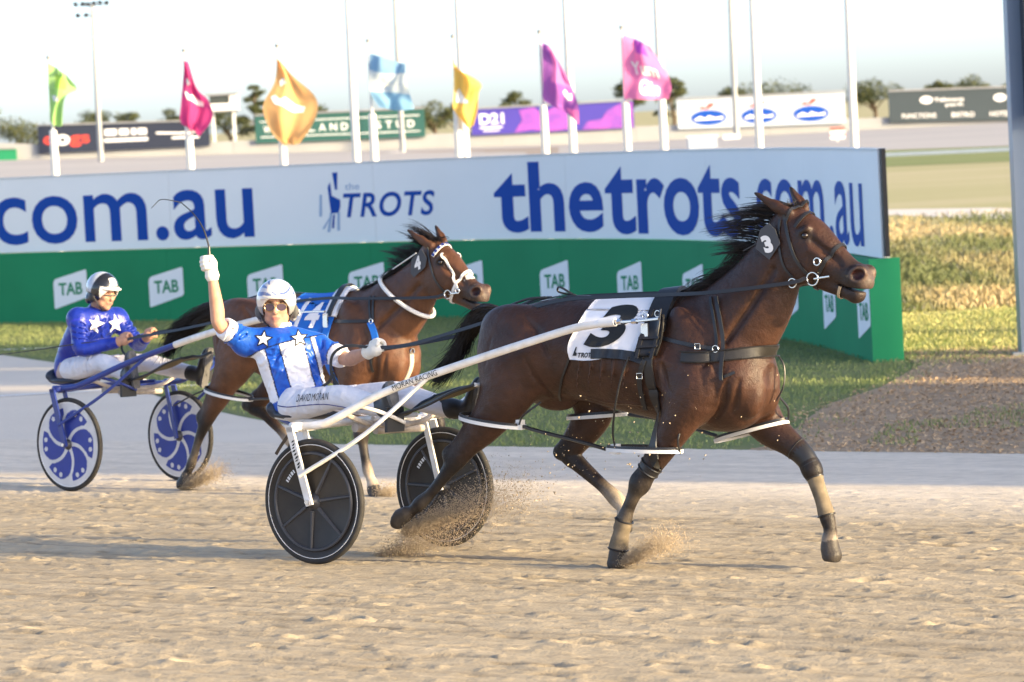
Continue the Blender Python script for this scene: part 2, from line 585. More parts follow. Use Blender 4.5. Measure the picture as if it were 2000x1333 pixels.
blades('wood_chips', MUv, 34000, .012, .035, ((.28, .185, .11), (.54, .41, .27)), 'brown bark mulch and dirt spread beside the track edge', mat('chips', attr=True, rough=1, spec=.1), lean=3.2, seed=15, dens=ragged)['category'] = 'mulch'
MUg = [tu(-3.4, UE + .5), tu(3, UE + .6), (6.5, 40.2), (4.2, 40.6), (3.4, 36), (2.3, 31.5)]
blades('stray_grass', MUg, 3200, .028, .016, ((.13, .18, .06), (.26, .28, .12)), 'stray green grass creeping over the brown mulch', M_blade, seed=35, dens=lambda q: (1 - ragged(q)) * .9 + .9 * (fbm(q[:, 0] * .8, q[:, 1] * .35, 71, 2) > .62))
# white edging lines on the apron
M_white = mat('white_paint', (.78, .78, .77), .5, .4, var=.06, vscale=3)
sheet('painted_line', [(-12, 40.85), (-3.2, 41.3), (-3.2, 41.42), (-12, 41.0)], ZG - .006, M_white)
sheet('painted_line', [(-12, 51.3), (-6.3, 50.2), (-6.3, 50.36), (-12, 51.5)], ZG - .006, M_white)
# ================================================================== curved advertising sign
WP = np.array([(-20, 66.0), (-14, 61.7), (-8.15, 57.8), (-5.08, 55.75), (-2.0, 53.6), (0, 51.8), (1.5, 49.6), (2.55, 47.2), (3.2, 44.8), (3.65, 42.4), (3.98, 39.4)])
WD = cr(WP, 40)
WS = np.r_[0, np.cumsum(np.linalg.norm(np.diff(WD, axis=0), axis=1))]
WT = np.gradient(WD, axis=0)
WT /= np.linalg.norm(WT, axis=1)[:, None]
WN = np.c_[WT[:, 1], -WT[:, 0]]                  # towards the track

def wall_at(s, off, z):
    s = np.asarray(s, float)
    x = np.interp(s, WS, WD[:, 0]) + np.interp(s, WS, WN[:, 0]) * off
    y = np.interp(s, WS, WD[:, 1]) + np.interp(s, WS, WN[:, 1]) * off
    return np.stack([x, y, np.broadcast_to(z, x.shape)], -1)

def wall_slab(s0, s1, z0, z1, o0, o1, n=None):
    n = n or max(2, int((s1 - s0) / .15))
    s = np.linspace(s0, s1, n)
    A = [wall_at(s, o, z) for o, z in ((o1, z0), (o1, z1), (o0, z1), (o0, z0))]
    V = np.stack(A, 1).reshape(-1, 3)
    F = []
    for i in range(n - 1):
        for j in range(4):
            k = (j + 1) % 4
            F.append((i * 4 + j, (i + 1) * 4 + j, (i + 1) * 4 + k, i * 4 + k))
    F += [(0, 1, 2, 3), ((n - 1) * 4 + 3, (n - 1) * 4 + 2, (n - 1) * 4 + 1, (n - 1) * 4)]
    return MB().add(V, F).mesh('slab')

def wall_print(V2, F2, off, step=.12):
    V2, F2 = cut2(V2, F2, (step, 50))
    P = wall_at(V2[:, 0], off, V2[:, 1])
    return fast_mesh('print', P, F2, smooth=False)

M_signwhite = mat('sign_white', (.86, .84, .83), .6, .2, var=.035, vscale=.6)
M_green = mat('sign_green', (.014, .235, .095), .6, .2, var=.10, vscale=.8)
M_blue = mat('print_blue', (.008, .062, .34), .6, .15)
M_lblue = mat('print_pale_blue', (.30, .40, .58), .4, .4)
M_black = mat('black_trim', (.012, .012, .014), .5, .4)
ZW = .66
SE = WS[-1]
sign = root('advertising_sign', 'long curved sign with white upper panels and green lower wall', 'sign', base=(3.0, 46.0, ZG))
GP = 1.94
for k in range(9):
    a, b = SE - (k + 1) * 4.0 + .006, SE - k * 4.0
    part('white_panel', wall_slab(max(a, .02), b, ZW + .012, 1.86, -.24, -.15), M_signwhite, sign)
for k in range(9):
    a, b = SE - (k + 1) * 4.0 + .004, SE - k * 4.0
    part('green_panel', wall_slab(max(a, .02), b, ZG - .02, ZW, -.32, .0), M_green, sign)
e0, e1 = wall_at(SE, -.335, 0), wall_at(SE, .015, 0)
m = MB()
for (za, zb) in ((ZG - .02, ZW + .015),):
    V = [(*e1[:2], za), (*e0[:2], za), (*e0[:2], zb), (*e1[:2], zb)]
    tdir = np.array([WT[-1][0], WT[-1][1], 0]) * .05
    V2 = [tuple(np.array(v) + tdir) for v in V]
    m.add([tuple(np.array(v) + np.array([WT[-1][0], WT[-1][1], 0]) * .004) for v in V] + V2, [(0, 1, 2, 3), (7, 6, 5, 4), (0, 4, 5, 1), (1, 5, 6, 2), (2, 6, 7, 3), (3, 7, 4, 0)])
part('end_cap', m.mesh('end_cap', smooth=False), M_green, sign)
m = MB()
c = wall_at(SE, -.195, 0)
tx, ty = WT[-1]
m.bar((c[0] + tx * .03, c[1] + ty * .03, ZW + .03), (c[0] + tx * .03, c[1] + ty * .03, 1.885), .05, .14, up=(tx, ty, 0))
part('edge_post', m.mesh('edge_post', smooth=False), M_black, sign)
part('top_rail', wall_slab(.05, SE, 1.862, 1.885, -.26, -.14), mat('rail_grey', (.55, .56, .58), .4, .5), sign)

def words(body, s0, s1, z0, z1, bold, m, nm='lettering', shear=0, space=1.0):
    V, F = text_tris(body, 1.0, bold, shear, space)
    return part(nm, wall_print(fit2(V, s0, s1, z0, z1), F, -.146), m, sign)
words('the', 24.17, 26.72, .76, 1.78, .022, M_blue)
words('trots', 26.78, 31.04, .73, 1.68, .022, M_blue)
words('.com', 31.30, 34.70, .75, 1.50, .008, M_blue)
words('.au', 34.92, 36.87, .76, 1.50, .008, M_blue)
words('com', 14.12, 17.33, .79, 1.56, .010, M_blue)
words('.au', 17.50, 19.46, .79, 1.57, .010, M_blue)
words('TROTS', 21.20, 22.98, 1.05, 1.42, .018, M_blue, shear=.22, space=1.08)
words('the', 21.25, 21.53, 1.47, 1.57, .0, M_lblue)
# trotting horse and driver emblem left of the word
def poly_print(pts, m, nm, off=-.145):
    return part(nm, wall_print(np.array(pts, float), [tuple(range(len(pts)))], off), m, sign)
ex, ez = 20.70, .82
for pts, m_ in (([(.32, .80), (.42, .80), (.40, .42 + .12), (.36, .54)], M_blue),
                ([(.22, .58), (.27, .66), (.29, .45), (.45, .38), (.44, .27), (.40, .19), (.26, .18), (.24, .36)], M_blue),
                ([(.06, .47), (.10, .47), (.08, .14), (.03, .14)], M_lblue),
                ([(.24, .20), (.29, .20), (.22, -.10), (.17, -.10)], M_lblue),
                ([(.38, .20), (.43, .20), (.41, -.08), (.36, -.08)], M_lblue),
                ([(.22, .12), (.26, .15), (.12, -.05), (.07, -.05)], M_lblue),
                ([(.30, .16), (.33, .16), (.30, -.04), (.26, -.04)], M_blue)):
    poly_print([(ex + x, ez + .12 + z) for x, z in pts], m_, 'emblem')
# green betting shop plates
lw = .70
for k in range(12):
    s0 = 15.45 + 1.965 * k
    z0 = -.24
    q = [(0, 0), (.0, .40), (.02, .45), (.06, .475), (lw - .02, .615), (lw, .60), (lw, .20), (lw - .03, .165), (.03, -.005)]
    me = wall_print(np.array([(s0 + x, z0 + z) for x, z in q]), [tuple(range(len(q)))], .006)
    pl = part('logo_plate', me, M_signwhite, sign)
    V, F = text_tris('TAB', 1, .022)
    V = fit2(V, .11, .60, 0, .20)
    V = np.c_[s0 + V[:, 0], z0 + .20 + V[:, 1] + .04 * V[:, 0]]
    part('lettering', wall_print(V, F, .010), M_green, pl)

# ================================================================== flags and poles
M_pole = mat('pole_white', (.66, .65, .64), .5, .3)
M_steel = mat('galvanised', (.27, .28, .29), .5, .4, metal=.2)
FLAGS = {
'green': [[(-0.0, -0.07), (0.18, -0.2), (0.31, -0.3)], [(-0.02, -0.42), (0.21, -0.45), (0.47, -0.56)], [(-0.02, -0.74), (0.14, -0.8), (0.27, -0.71)], [(-0.03, -1.12), (0.08, -1.22), (0.19, -1.22)]],
'magenta': [[(0.0, -0.16), (0.03, -0.16), (0.06, -0.19)], [(-0.05, -0.56), (0.08, -0.56), (0.2, -0.66)], [(-0.1, -0.93), (0.14, -0.89), (0.4, -0.91)], [(-0.13, -1.25), (0.12, -1.27), (0.45, -1.24)], [(0.04, -1.4), (0.13, -1.47), (0.2, -1.55)]],
'orange': [[(-0.01, -0.21), (0.02, -0.23), (0.04, -0.26)], [(-0.08, -0.63), (0.11, -0.55), (0.27, -0.55)], [(-0.29, -0.99), (0.14, -0.87), (0.62, -0.9)], [(-0.3, -1.22), (0.12, -1.29), (0.67, -1.18)], [(-0.17, -1.56), (0.15, -1.62), (0.53, -1.5)], [(0.0, -1.75), (0.2, -1.78), (0.33, -1.75)]],
'pale': [[(0.01, -0.2), (0.33, -0.32), (0.65, -0.43)], [(-0.01, -0.63), (0.31, -0.7), (0.64, -0.67)], [(-0.01, -0.91), (0.3, -0.93), (0.71, -1.0)], [(0.14, -1.18), (0.47, -1.26), (0.77, -1.25)]],
'yellow': [[(-0.01, -0.35), (0.02, -0.51), (0.05, -0.56)], [(-0.02, -0.65), (0.19, -0.76), (0.45, -0.84)], [(-0.04, -1.02), (0.18, -1.08), (0.41, -1.03)], [(-0.06, -1.28), (0.16, -1.36), (0.37, -1.34)], [(0.11, -1.54), (0.19, -1.64), (0.29, -1.6)]],
'purple': [[(0.03, -0.17), (0.15, -0.24), (0.23, -0.37)], [(0.03, -0.56), (0.27, -0.62), (0.44, -0.77)], [(0.02, -0.93), (0.29, -0.99), (0.57, -1.1)], [(0.02, -1.21), (0.35, -1.31), (0.63, -1.38)], [(0.36, -1.42), (0.5, -1.54), (0.63, -1.69)]],
'pink': [[(0.01, -0.11), (0.24, -0.2), (0.49, -0.35)], [(-0.01, -0.56), (0.31, -0.58), (0.73, -0.74)], [(-0.01, -0.93), (0.39, -0.95), (0.85, -1.07)], [(-0.02, -1.26), (0.37, -1.3), (0.79, -1.31)]]}
FC = {'green': ((.36, .58, .22), 'lime green flag', -8.12), 'magenta': ((.56, .06, .23), 'magenta flag', -5.66), 'orange': ((.74, .44, .19), 'orange flag puffed out by the wind', -3.97), 'pale': ((.62, .68, .70), 'pale blue and white banded flag', -2.32), 'yellow': ((.76, .53, .14), 'golden yellow flag', -.78), 'purple': ((.33, .11, .42), 'purple flag with pink blotches', .79), 'pink': ((.74, .22, .46), 'bright pink flag with white words', 2.28)}
M_flag = mat('flag_cloth', attr=True, rough=.75, spec=.2, bump=.15, bscale=6, bdist=.05)
_nt = M_flag.node_tree
_tl = _nt.nodes.new('ShaderNodeBsdfTranslucent')
_at = [n for n in _nt.nodes if n.type == 'ATTRIBUTE'][0]
_nt.links.new(_at.outputs[0], _tl.inputs[0])
_mx = _nt.nodes.new('ShaderNodeMixShader')
_mx.inputs[0].default_value = .45
_out = _nt.nodes['Material Output']
_nt.links.new(_nt.nodes['Principled BSDF'].outputs[0], _mx.inputs[1])
_nt.links.new(_tl.outputs[0], _mx.inputs[2])
_nt.links.new(_mx.outputs[0], _out.inputs[0])

def flag(kind):
    rows = np.array(FLAGS[kind])
    col, words_, x0 = FC[kind]
    y0 = 65.0
    top = 3.92
    rt = root('flag', words_ + ' on a white pole behind the sign', 'flag', base=(x0, y0, ZG), group='flags in a row behind the sign')
    m = MB()
    m.lathe([(.0, ZG), (.075, ZG), (.075, 2.2), (.07, top - 1.3), (.03, top - 1.28), (.026, top), (0, top + .01)], (x0, y0, 0), (0, 0, 1), 14)
    pl = part('pole', m.mesh('pole'), M_pole, rt)
    part('finial', MB().ball((x0, y0, top + .03), .045).mesh('finial'), M_steel, pl)
    # cloth: a smooth patch through the rows
    g = np.stack([cr(r_, 10) for r_ in rows], 0)              # rows x 21 x 2
    g = np.stack([cr(g[:, j], 8) for j in range(g.shape[1])], 1)
    nr, nc = g.shape[:2]
    uu, vv = np.meshgrid(np.linspace(0, 1, nc), np.linspace(0, 1, nr))
    sd = len(words_) * 1.7
    yy = (.10 * np.sin(uu * 7 + vv * 3 + sd) + .06 * np.sin(uu * 4 - vv * 9 + sd * 2) + .03 * np.sin(uu * 16 + vv * 8)) * np.clip(uu * 2.2, .15, 1) - .10
    P = np.stack([x0 + g[..., 0], y0 + yy, top + g[..., 1]], -1)
    C = np.broadcast_to(np.array(col), (nr, nc, 3)).copy()
    if kind == 'pale':
        C[(vv < .22)] = (.20, .36, .56)
        C[(vv > .66)] = (.22, .42, .62)
    if kind == 'purple':
        C[(vv < .45) & (uu + vv * .4 > .45)] = (.66, .22, .52)
        C[(vv > .80) & (uu > .6)] = (.62, .16, .42)
    if kind == 'pink':
        C[(vv < .22) & (uu > .42) & (uu < .75)] = (.38, .08, .50)
    if kind == 'green':
        C[(uu > .25) & (uu < .7) & (vv > .15) & (vv < .45)] = (.38, .60, .12)
    idx = np.arange(nr * nc).reshape(nr, nc)
    F = np.stack([idx[:-1, :-1], idx[1:, :-1], idx[1:, 1:], idx[:-1, 1:]], -1).reshape(-1, 4)
    cl = part('cloth', fast_mesh('cloth', P.reshape(-1, 3), F, C.reshape(-1, 3)), M_flag, rt)
    def at(u, v, o=-.012):
        a, b = np.clip(u, 0, 1) * (nc - 1), np.clip(v, 0, 1) * (nr - 1)
        i, j = np.minimum(a.astype(int), nc - 2), np.minimum(b.astype(int), nr - 2)
        fa, fb = (a - i)[:, None], (b - j)[:, None]
        p = (P[j, i] * (1 - fa) + P[j, i + 1] * fa) * (1 - fb) + (P[j + 1, i] * (1 - fa) + P[j + 1, i + 1] * fa) * fb
        p[:, 1] += o
        return p
    def mark(V2, F2, u0, u1, v0, v1, nm='emblem'):
        V2, F2 = cut2(fit2(V2, u0, u1, v0, v1), F2, (.06, .06))
        part(nm, fast_mesh(nm, at(V2[:, 0], V2[:, 1]), F2, smooth=False), M_white, cl)
    sq = (np.array([(0, .2), (.7, 0), (1, .75), (.3, 1)]), [(0, 1, 2, 3)])
    if kind in ('magenta', 'orange'):
        mark(*sq, .25, .52, .20, .29)
        mark(np.array([(0, 0), (.15, 0), (.35, .3), (.5, .25), (.75, .6), (1, .75), (.95, 1), (.7, .9), (.45, .62), (.2, .5)]), [tuple(range(10))], .12, .80, .36, .58)
    if kind == 'yellow':
        mark(np.array([(0, .3), (.25, 0), (1, .85), (.1, 1)]), [(0, 1, 2, 3)], .08, .6, .40, .62)
    if kind == 'green':
        mark(*sq, .12, .5, .55, .66)
    if kind == 'pale':
        mark(*sq, .06, .7, .40, .52)
    if kind == 'purple':
        mark(np.array([(0, .3), (.4, 0), (.6, .4), (1, .2), (.8, .9), (.3, 1)]), [tuple(range(6))], .62, .9, .50, .66)
    if kind == 'pink':
        for w_, b_ in (('Yum', (.22, .80, .58, .36)), ('Gin', (.34, .78, .92, .66))):
            V2, F2 = text_tris(w_, 1, .03)
            mark(V2, F2, *b_, nm='lettering')
    return rt
for k in FLAGS:
    flag(k)

for i, x in enumerate((-2.93, -.73, 1.43, 3.26, 5.18, 7.09)):
    lab = ['leftmost of the tall bare white flagpoles, between the orange and the pale flag', 'tall bare white flagpole right behind the yellow flag', 'tall bare white flagpole right behind the purple flag', 'tall bare white flagpole right behind the pink flag',
           'tall bare white flagpole second from the right, crossing the white billboard', 'rightmost of the tall bare white flagpoles, above the sign end'][i]
    rt = root('flagpole', lab, 'flagpole', base=(x, 72, ZG), group='tall white flagpoles')
    part('pole', MB().lathe([(0, ZG), (.088, ZG), (.082, 3), (.05, 9.0), (0, 9.02)], (x, 72, 0), (0, 0, 1), 14).mesh('pole'), M_pole, rt)
    part('base_flange', MB().lathe([(.088, ZG), (.16, ZG), (.16, ZG + .05), (.089, ZG + .06)], (x, 72, 0), (0, 0, 1), 14).mesh('flange'), M_steel, rt)
    part('cleat', MB().box((x - .02, 71.89, 1.0), (x + .02, 71.92, 1.18)).mesh('cleat', smooth=False), M_steel, rt)

def light_tower(x, y, top, lab, lamps):
    rt = root('light_tower', lab, 'light tower', base=(x, y, ZG), group='floodlight towers on the infield')
    part('mast', MB().lathe([(0, ZG), (.26, ZG), (.22, 5), (.15, top), (0, top)], (x, y, 0), (0, 0, 1), 12).mesh('mast'), M_steel, rt)
    part('plinth', MB().box((x - 1.15, y - .6, ZG), (x + .25, y + .6, ZG + .42)).mesh('plinth', smooth=False), M_white, rt)
    if lamps:
        part('crossarm', MB().bar((x - 1.5, y, top - .1), (x + 1.5, y, top - .1), .1, .1).bar((x - 1.4, y, top - 1.0), (x + 1.4, y, top - 1.0), .08, .08).mesh('arm', smooth=False), M_steel, rt)
        for dx, dz in ((-1.35, .1), (-.75, .1), (-.3, .05), (.2, .1), (.7, .12), (1.25, .1), (-1.2, -.85), (-.5, -.85), (.95, -.8)):
            q = MB().box((x + dx - .2, y - .28, top + dz - .14), (x + dx + .2, y - .08, top + dz + .16))
            q.box((x + dx - .03, y - .1, top + dz - .3), (x + dx + .03, y - .04, top + dz - .1))
            part('floodlight', q.mesh('lamp', smooth=False), M_black if dx != .95 else M_white, rt)
    return rt
light_tower(-33.6, 300, 13.6, 'grey floodlight tower with two rows of lamps, far left behind the sign', True)
light_tower(-8.3, 300, 24, 'bare grey light mast behind the pale blue flag', False)
light_tower(19.7, 300, 24, 'bare grey light mast in front of the white billboard', False)

# ================================================================== far wall, billboards and trees
M_conc = mat('concrete_wall', (.30, .31, .32), .9, .2, var=.08, vscale=.3)
def sloped_box(x0, x1, y0, y1, zb0, zb1, zt0, zt1):
    V = [(x0, y0, zb0), (x1, y0, zb1), (x1, y1, zb1), (x0, y1, zb0), (x0, y0, zt0), (x1, y0, zt1), (x1, y1, zt1), (x0, y1, zt0)]
    return V, [(0, 1, 5, 4), (1, 2, 6, 5), (2, 3, 7, 6), (3, 0, 4, 7), (4, 5, 6, 7), (3, 2, 1, 0)]
bw = root('boundary_wall', 'long pale concrete wall carrying the far billboards', 'wall', base=(0, 320, -.2))
for i in range(14):
    a, b = -84 + i * 12 + .03, -84 + i * 12 + 12
    zt = [(1.25 - .016 * (x + 6) if x > -43 else 2.7) for x in (a, b)]
    part('wall_panel', MB().add(*sloped_box(a, b, 320, 320.5, wallbase_z(a) - .6, wallbase_z(b) - .6, zt[0], zt[1])).mesh('panel', smooth=False), M_conc, bw)

BW = {}
def billboard(lab, x0, x1, zt0, zt1, zb0, zb1, col):
    y = 319.6
    rt = root('billboard', lab, 'billboard', base=(x0, y, min(zb0, zb1)), group='billboards on the far wall')
    m_ = mat('board', col, .5, .4, var=.05, vscale=.4)
    part('panel', MB().add(*sloped_box(x0, x1, y, y + .3, zb0, zb1, zt0, zt1)).mesh('panel', smooth=False), m_, rt)
    t = .14
    part('frame', MB().bar((x0, y - .02, zt0 + t / 2), (x1, y - .02, zt1 + t / 2), .3, t).bar((x0 - t / 2, y, zb0), (x0 - t / 2, y, zt0), .2, t).bar((x1 + t / 2, y, zb1), (x1 + t / 2, y, zt1), .2, t).mesh('frame', smooth=False), M_steel, rt)
    def put(V2, F2, u0, u1, v0, v1, mm, nm='lettering', off=.03):
        V2 = fit2(np.asarray(V2, float), u0, u1, v0, v1)
        zb = zb0 + (zb1 - zb0) * V2[:, 0]
        zt = zt0 + (zt1 - zt0) * V2[:, 0]
        P = np.c_[x0 + (x1 - x0) * V2[:, 0], np.full(len(V2), y - off), zb + (zt - zb) * V2[:, 1]]
        part(nm, fast_mesh(nm, P, F2, smooth=False), mm, rt)
    def txt(s_, u0, u1, v0, v1, mm, bold=.02, shear=0):
        put(*text_tris(s_, 1, bold, shear), u0, u1, v0, v1, mm)
    return rt, put, txt
M_red = mat('print_red', (.62, .06, .04), .5, .4)
M_ink = mat('print_white', (.78, .79, .80), .5, .4)
rect = (np.array([(0, 0), (1, 0), (1, 1), (0, 1)]), [(0, 1, 2, 3)])
def disc(n=28):
    t = np.linspace(0, 2 * math.pi, n, endpoint=False)
    return np.c_[np.cos(t), np.sin(t)], [tuple(range(n))]
rt, put, txt = billboard('navy billboard with red letters, far left beyond the sign', -41.3, -26.0, 3.80, 3.45, 1.30, 1.22, (.018, .024, .045))
txt('c', .03, .10, .30, .62, M_red); txt('o', .10, .185, .27, .66, M_ink, .04); txt('gs', .185, .30, .20, .62, M_red)
for a, b in ((.39, .46), (.475, .53), (.545, .575), (.585, .635)):
    put(*rect, a, b, .56, .80, M_ink, 'print')
put(*rect, .385, .64, .32, .44, M_ink, 'print')
put([(0, .3), (.5, 0), (1, .5), (.95, 1), (.5, .6), (0, .9)], [tuple(range(6))], .69, .97, .52, .64, M_ink, 'print'); put(*rect, .78, .94, .34, .42, M_ink, 'print')
rt, put, txt = billboard('dark green billboard with spaced white capitals', -21.9, -6.75, 3.66, 3.54, 1.22, 1.02, (.02, .085, .075))
[txt(ch, .05 + i * .0652, .05 + i * .0652 + .040, .36, .62, M_ink, .012) for i, ch in enumerate('WOODLANDS STUD') if ch != ' ']
put(*rect, .03, .97, .76, .79, M_ink, 'print'); put(*rect, .03, .97, .20, .23, M_ink, 'print')
rt, put, txt = billboard('violet and blue billboard with D21 on it', -2.6, 11.9, 3.22, 3.26, .93, .85, (.055, .04, .30))
txt('D21', .05, .20, .40, .82, M_ink, .03)
put(*rect, .05, .19, .24, .30, M_ink, 'print'); put(*rect, .07, .17, .12, .16, M_ink, 'print')
M_vio = mat('print_violet', (.36, .08, .40), .5, .4, col2=(.16, .06, .36), vscale=.9)
put([(0, 0), (.3, .1), (.55, 0), (1, .05), (1, 1), (.7, .95), (.5, .7), (.35, 1), (.1, .9), (.15, .5)], [tuple(range(10))], .26, .62, .02, .97, M_vio, 'print')
put([(0, 0), (1, .0), (1, 1), (.75, .95), (.5, .7), (.4, .4), (.1, .3)], [tuple(range(7))], .68, .995, .02, .96, M_vio, 'print')
rt, put, txt = billboard('white billboard with three blue oval logos', 15.8, 30.8, 3.14, 3.07, .52, .27, (.42, .48, .56))
for u in (.10, .40, .71):
    put(*disc(), u - .02, u + .19, .10, .60, M_blue, 'logo')
    put([(0, .3), (.2, .9), (.4, .4), (.5, 1), (.75, .5), (1, .8), (1, .2), (0, 0)], [tuple(range(8))], u, u + .17, .26, .42, M_ink, 'print', .05)
    put([(0, 0), (.3, .5), (.5, .2), (.7, .9), (1, 1), (.95, .5), (.6, .0)], [tuple(range(7))], u + .02, u + .12, .64, .84, M_red, 'print')
rt, put, txt = billboard('charcoal billboard with white print at the far right', 34.7, 60.0, 2.86, 2.45, .10, -.62, (.035, .05, .06))
for u in (.11, .37, .63):
    put(*disc(), u, u + .045, .58, .82, M_ink, 'logo')
    txt('Tabcorp', u + .05, u + .155, .60, .76, M_ink, .02); txt('park', u + .09, u + .155, .46, .58, M_ink)
for s_, a, b in (('FUNCTIONS', .045, .165), ('BISTRO', .22, .30), ('HOTEL', .355, .43), ('GAMING', .56, .66)):
    txt(s_, a, b, .13, .28, M_ink, .01)
rt, put, txt = billboard('small green betting board low at the far left edge', -56.5, -43.3, 2.2, 1.85, .95, .75, (.012, .20, .09))
put([(0, 0), (0, .75), (1, 1), (1, .25)], [(0, 1, 2, 3)], .62, .86, .12, .86, M_ink, 'logo')

# control cabin on posts behind the wall
cb = root('control_cabin', 'white control cabin on posts beside the magenta flag', 'cabin', base=(-25.4, 330, ZG))
part('wall', MB().box((-26.7, 329, 4.4), (-24.1, 331.5, 5.0)).box((-24.75, 329.0, 5.002), (-24.1, 331.5, 5.75)).mesh('wall', smooth=False), M_signwhite, cb)
part('window', MB().box((-26.6, 329.1, 5.002), (-24.76, 331.4, 5.75)).mesh('glass', smooth=False), mat('dark_glass', (.04, .05, .05), .1, .6), cb)
part('roof', MB().box((-26.9, 328.7, 5.752), (-23.9, 331.8, 5.95)).mesh('roof', smooth=False), M_steel, cb)
part('floor', MB().box((-26.8, 328.9, 4.25), (-24.0, 331.6, 4.398)).mesh('floor', smooth=False), M_steel, cb)
for dx in (-26.4, -24.5):
    part('post', MB().box((dx - .12, 329.8, ZG), (dx + .12, 330.1, 4.248)).mesh('post', smooth=False), M_white, cb)

# low things on the infield behind the sign
bx = root('equipment_box', 'blue grey equipment box with a white lid behind the sign', 'box', base=(13.0, 250, ZG))
part('box', MB().box((13.0, 249, ZG), (15.0, 250.6, ZG + .75)).mesh('box', smooth=False), mat('box_grey', (.36, .42, .50), .7), bx)
part('lid', MB().box((12.9, 248.9, ZG + .752), (15.1, 250.7, ZG + .85)).mesh('lid', smooth=False), M_white, bx)
bx = root('distance_marker', 'red and white distance marker behind the sign end', 'marker', base=(22.8, 244, ZG))
part('board', MB().box((22.4, 243.9, ZG + .2), (23.4, 244.0, ZG + .98)).mesh('board', smooth=False), M_white, bx)
part('stripe', MB().box((22.38, 243.86, ZG + .80), (23.42, 243.899, ZG + .99)).mesh('stripe', smooth=False), M_red, bx)
part('stripe', MB().box((22.38, 243.86, ZG + .44), (23.42, 243.899, ZG + .54)).mesh('stripe', smooth=False), M_red, bx)
part('post', MB().box((22.85, 244.002, ZG), (22.95, 244.08, ZG + .9)).mesh('post', smooth=False), M_white, bx)
kb = root('white_kerb', 'low white kerb line along the far infield turf', 'kerb', base=(21, 170, ZG))
part('kerb', MB().bar((-30, 203, ZG + .06), (18.7, 176, ZG + .06), .25, .16).mesh('kerb', smooth=False), M_white, kb)
part('kerb', MB().bar((18.75, 175.97, ZG + .06), (60, 152, ZG + .06), .25, .16).mesh('kerb', smooth=False), M_white, kb)

# --- trees far behind the wall
M_leaf = mat('leaves', attr=True, rough=.8, spec=.2)
M_bark = mat('bark', (.10, .075, .055), .9, .2, var=.3, vscale=3, bump=.4, bscale=8)
def tree(x, y, h, w, lab, seed, kind='round'):
    rg = np.random.default_rng(seed)
    rt = root('tree', lab, 'tree', base=(x, y, ZG), group='trees beyond the far wall')
    m = MB()
    th = h * .5
    m.tube(cr([(x, y, ZG), (x + .2, y, ZG + th * .5), (x - .1, y, ZG + th)], 4), np.linspace(.28, .14, 9), 7)
    tips = []
    for i in range(9 if kind == 'round' else 12):
        a = rg.random() * 6.283
        zz = th * (.55 + .45 * rg.random()) if kind == 'round' else h * (.3 + .6 * i / 12)
        rr = w * .5 * (.55 + .5 * rg.random()) * (1 if kind == 'round' else 1.1 - .8 * i / 12)
        e = (x + math.cos(a) * rr, y + math.sin(a) * rr, ZG + zz + (h * .38 * (.4 + .6 * rg.random()) if kind == 'round' else h * .03))
        s0 = (x, y, ZG + zz * .9)
        m.tube(cr([s0, ((s0[0] + e[0]) / 2, (s0[1] + e[1]) / 2, (s0[2] + e[2]) / 2 + .2), e], 3), np.linspace(.10, .03, 7), 5)
        tips.append(e)
    if kind != 'round':
        m.tube([(x - .1, y, ZG + th), (x, y, ZG + h * .95)], [.14, .04], 6)
        tips.append((x, y, ZG + h * .95))
    else:
        tips.append((x, y, ZG + h * .86))
    part('trunk', m.mesh('trunk'), M_bark, rt)
    Vs, Cs = [], []
    for e in tips:
        n = 220
        rad = w * (.20 + .10 * rg.random()) if kind == 'round' else w * .17
        d = rg.normal(size=(n, 3))
        d /= np.linalg.norm(d, axis=1)[:, None]
        c = np.array(e) + d * rad * (rg.random(n) ** .4)[:, None] * np.array((1.15, 1.15, .62 if kind == 'round' else .4))
        a, b = rg.normal(size=(n, 3)), rg.normal(size=(n, 3))
        sz = .30
        V = np.stack([c, c + a * sz * .5, c + b * sz * .5], 1)
        Vs.append(V.reshape(-1, 3))
        k = rg.random((n, 1)) * .6 + rg.random() * .4
        Cs.append(np.repeat(np.array((.035, .05, .018)) * (1 - k) + np.array((.10, .105, .042)) * k, 3, 0))
    V = np.vstack(Vs)
    part('crown', fast_mesh('crown', V, np.arange(len(V)).reshape(-1, 3), np.vstack(Cs), smooth=False), M_leaf, rt)
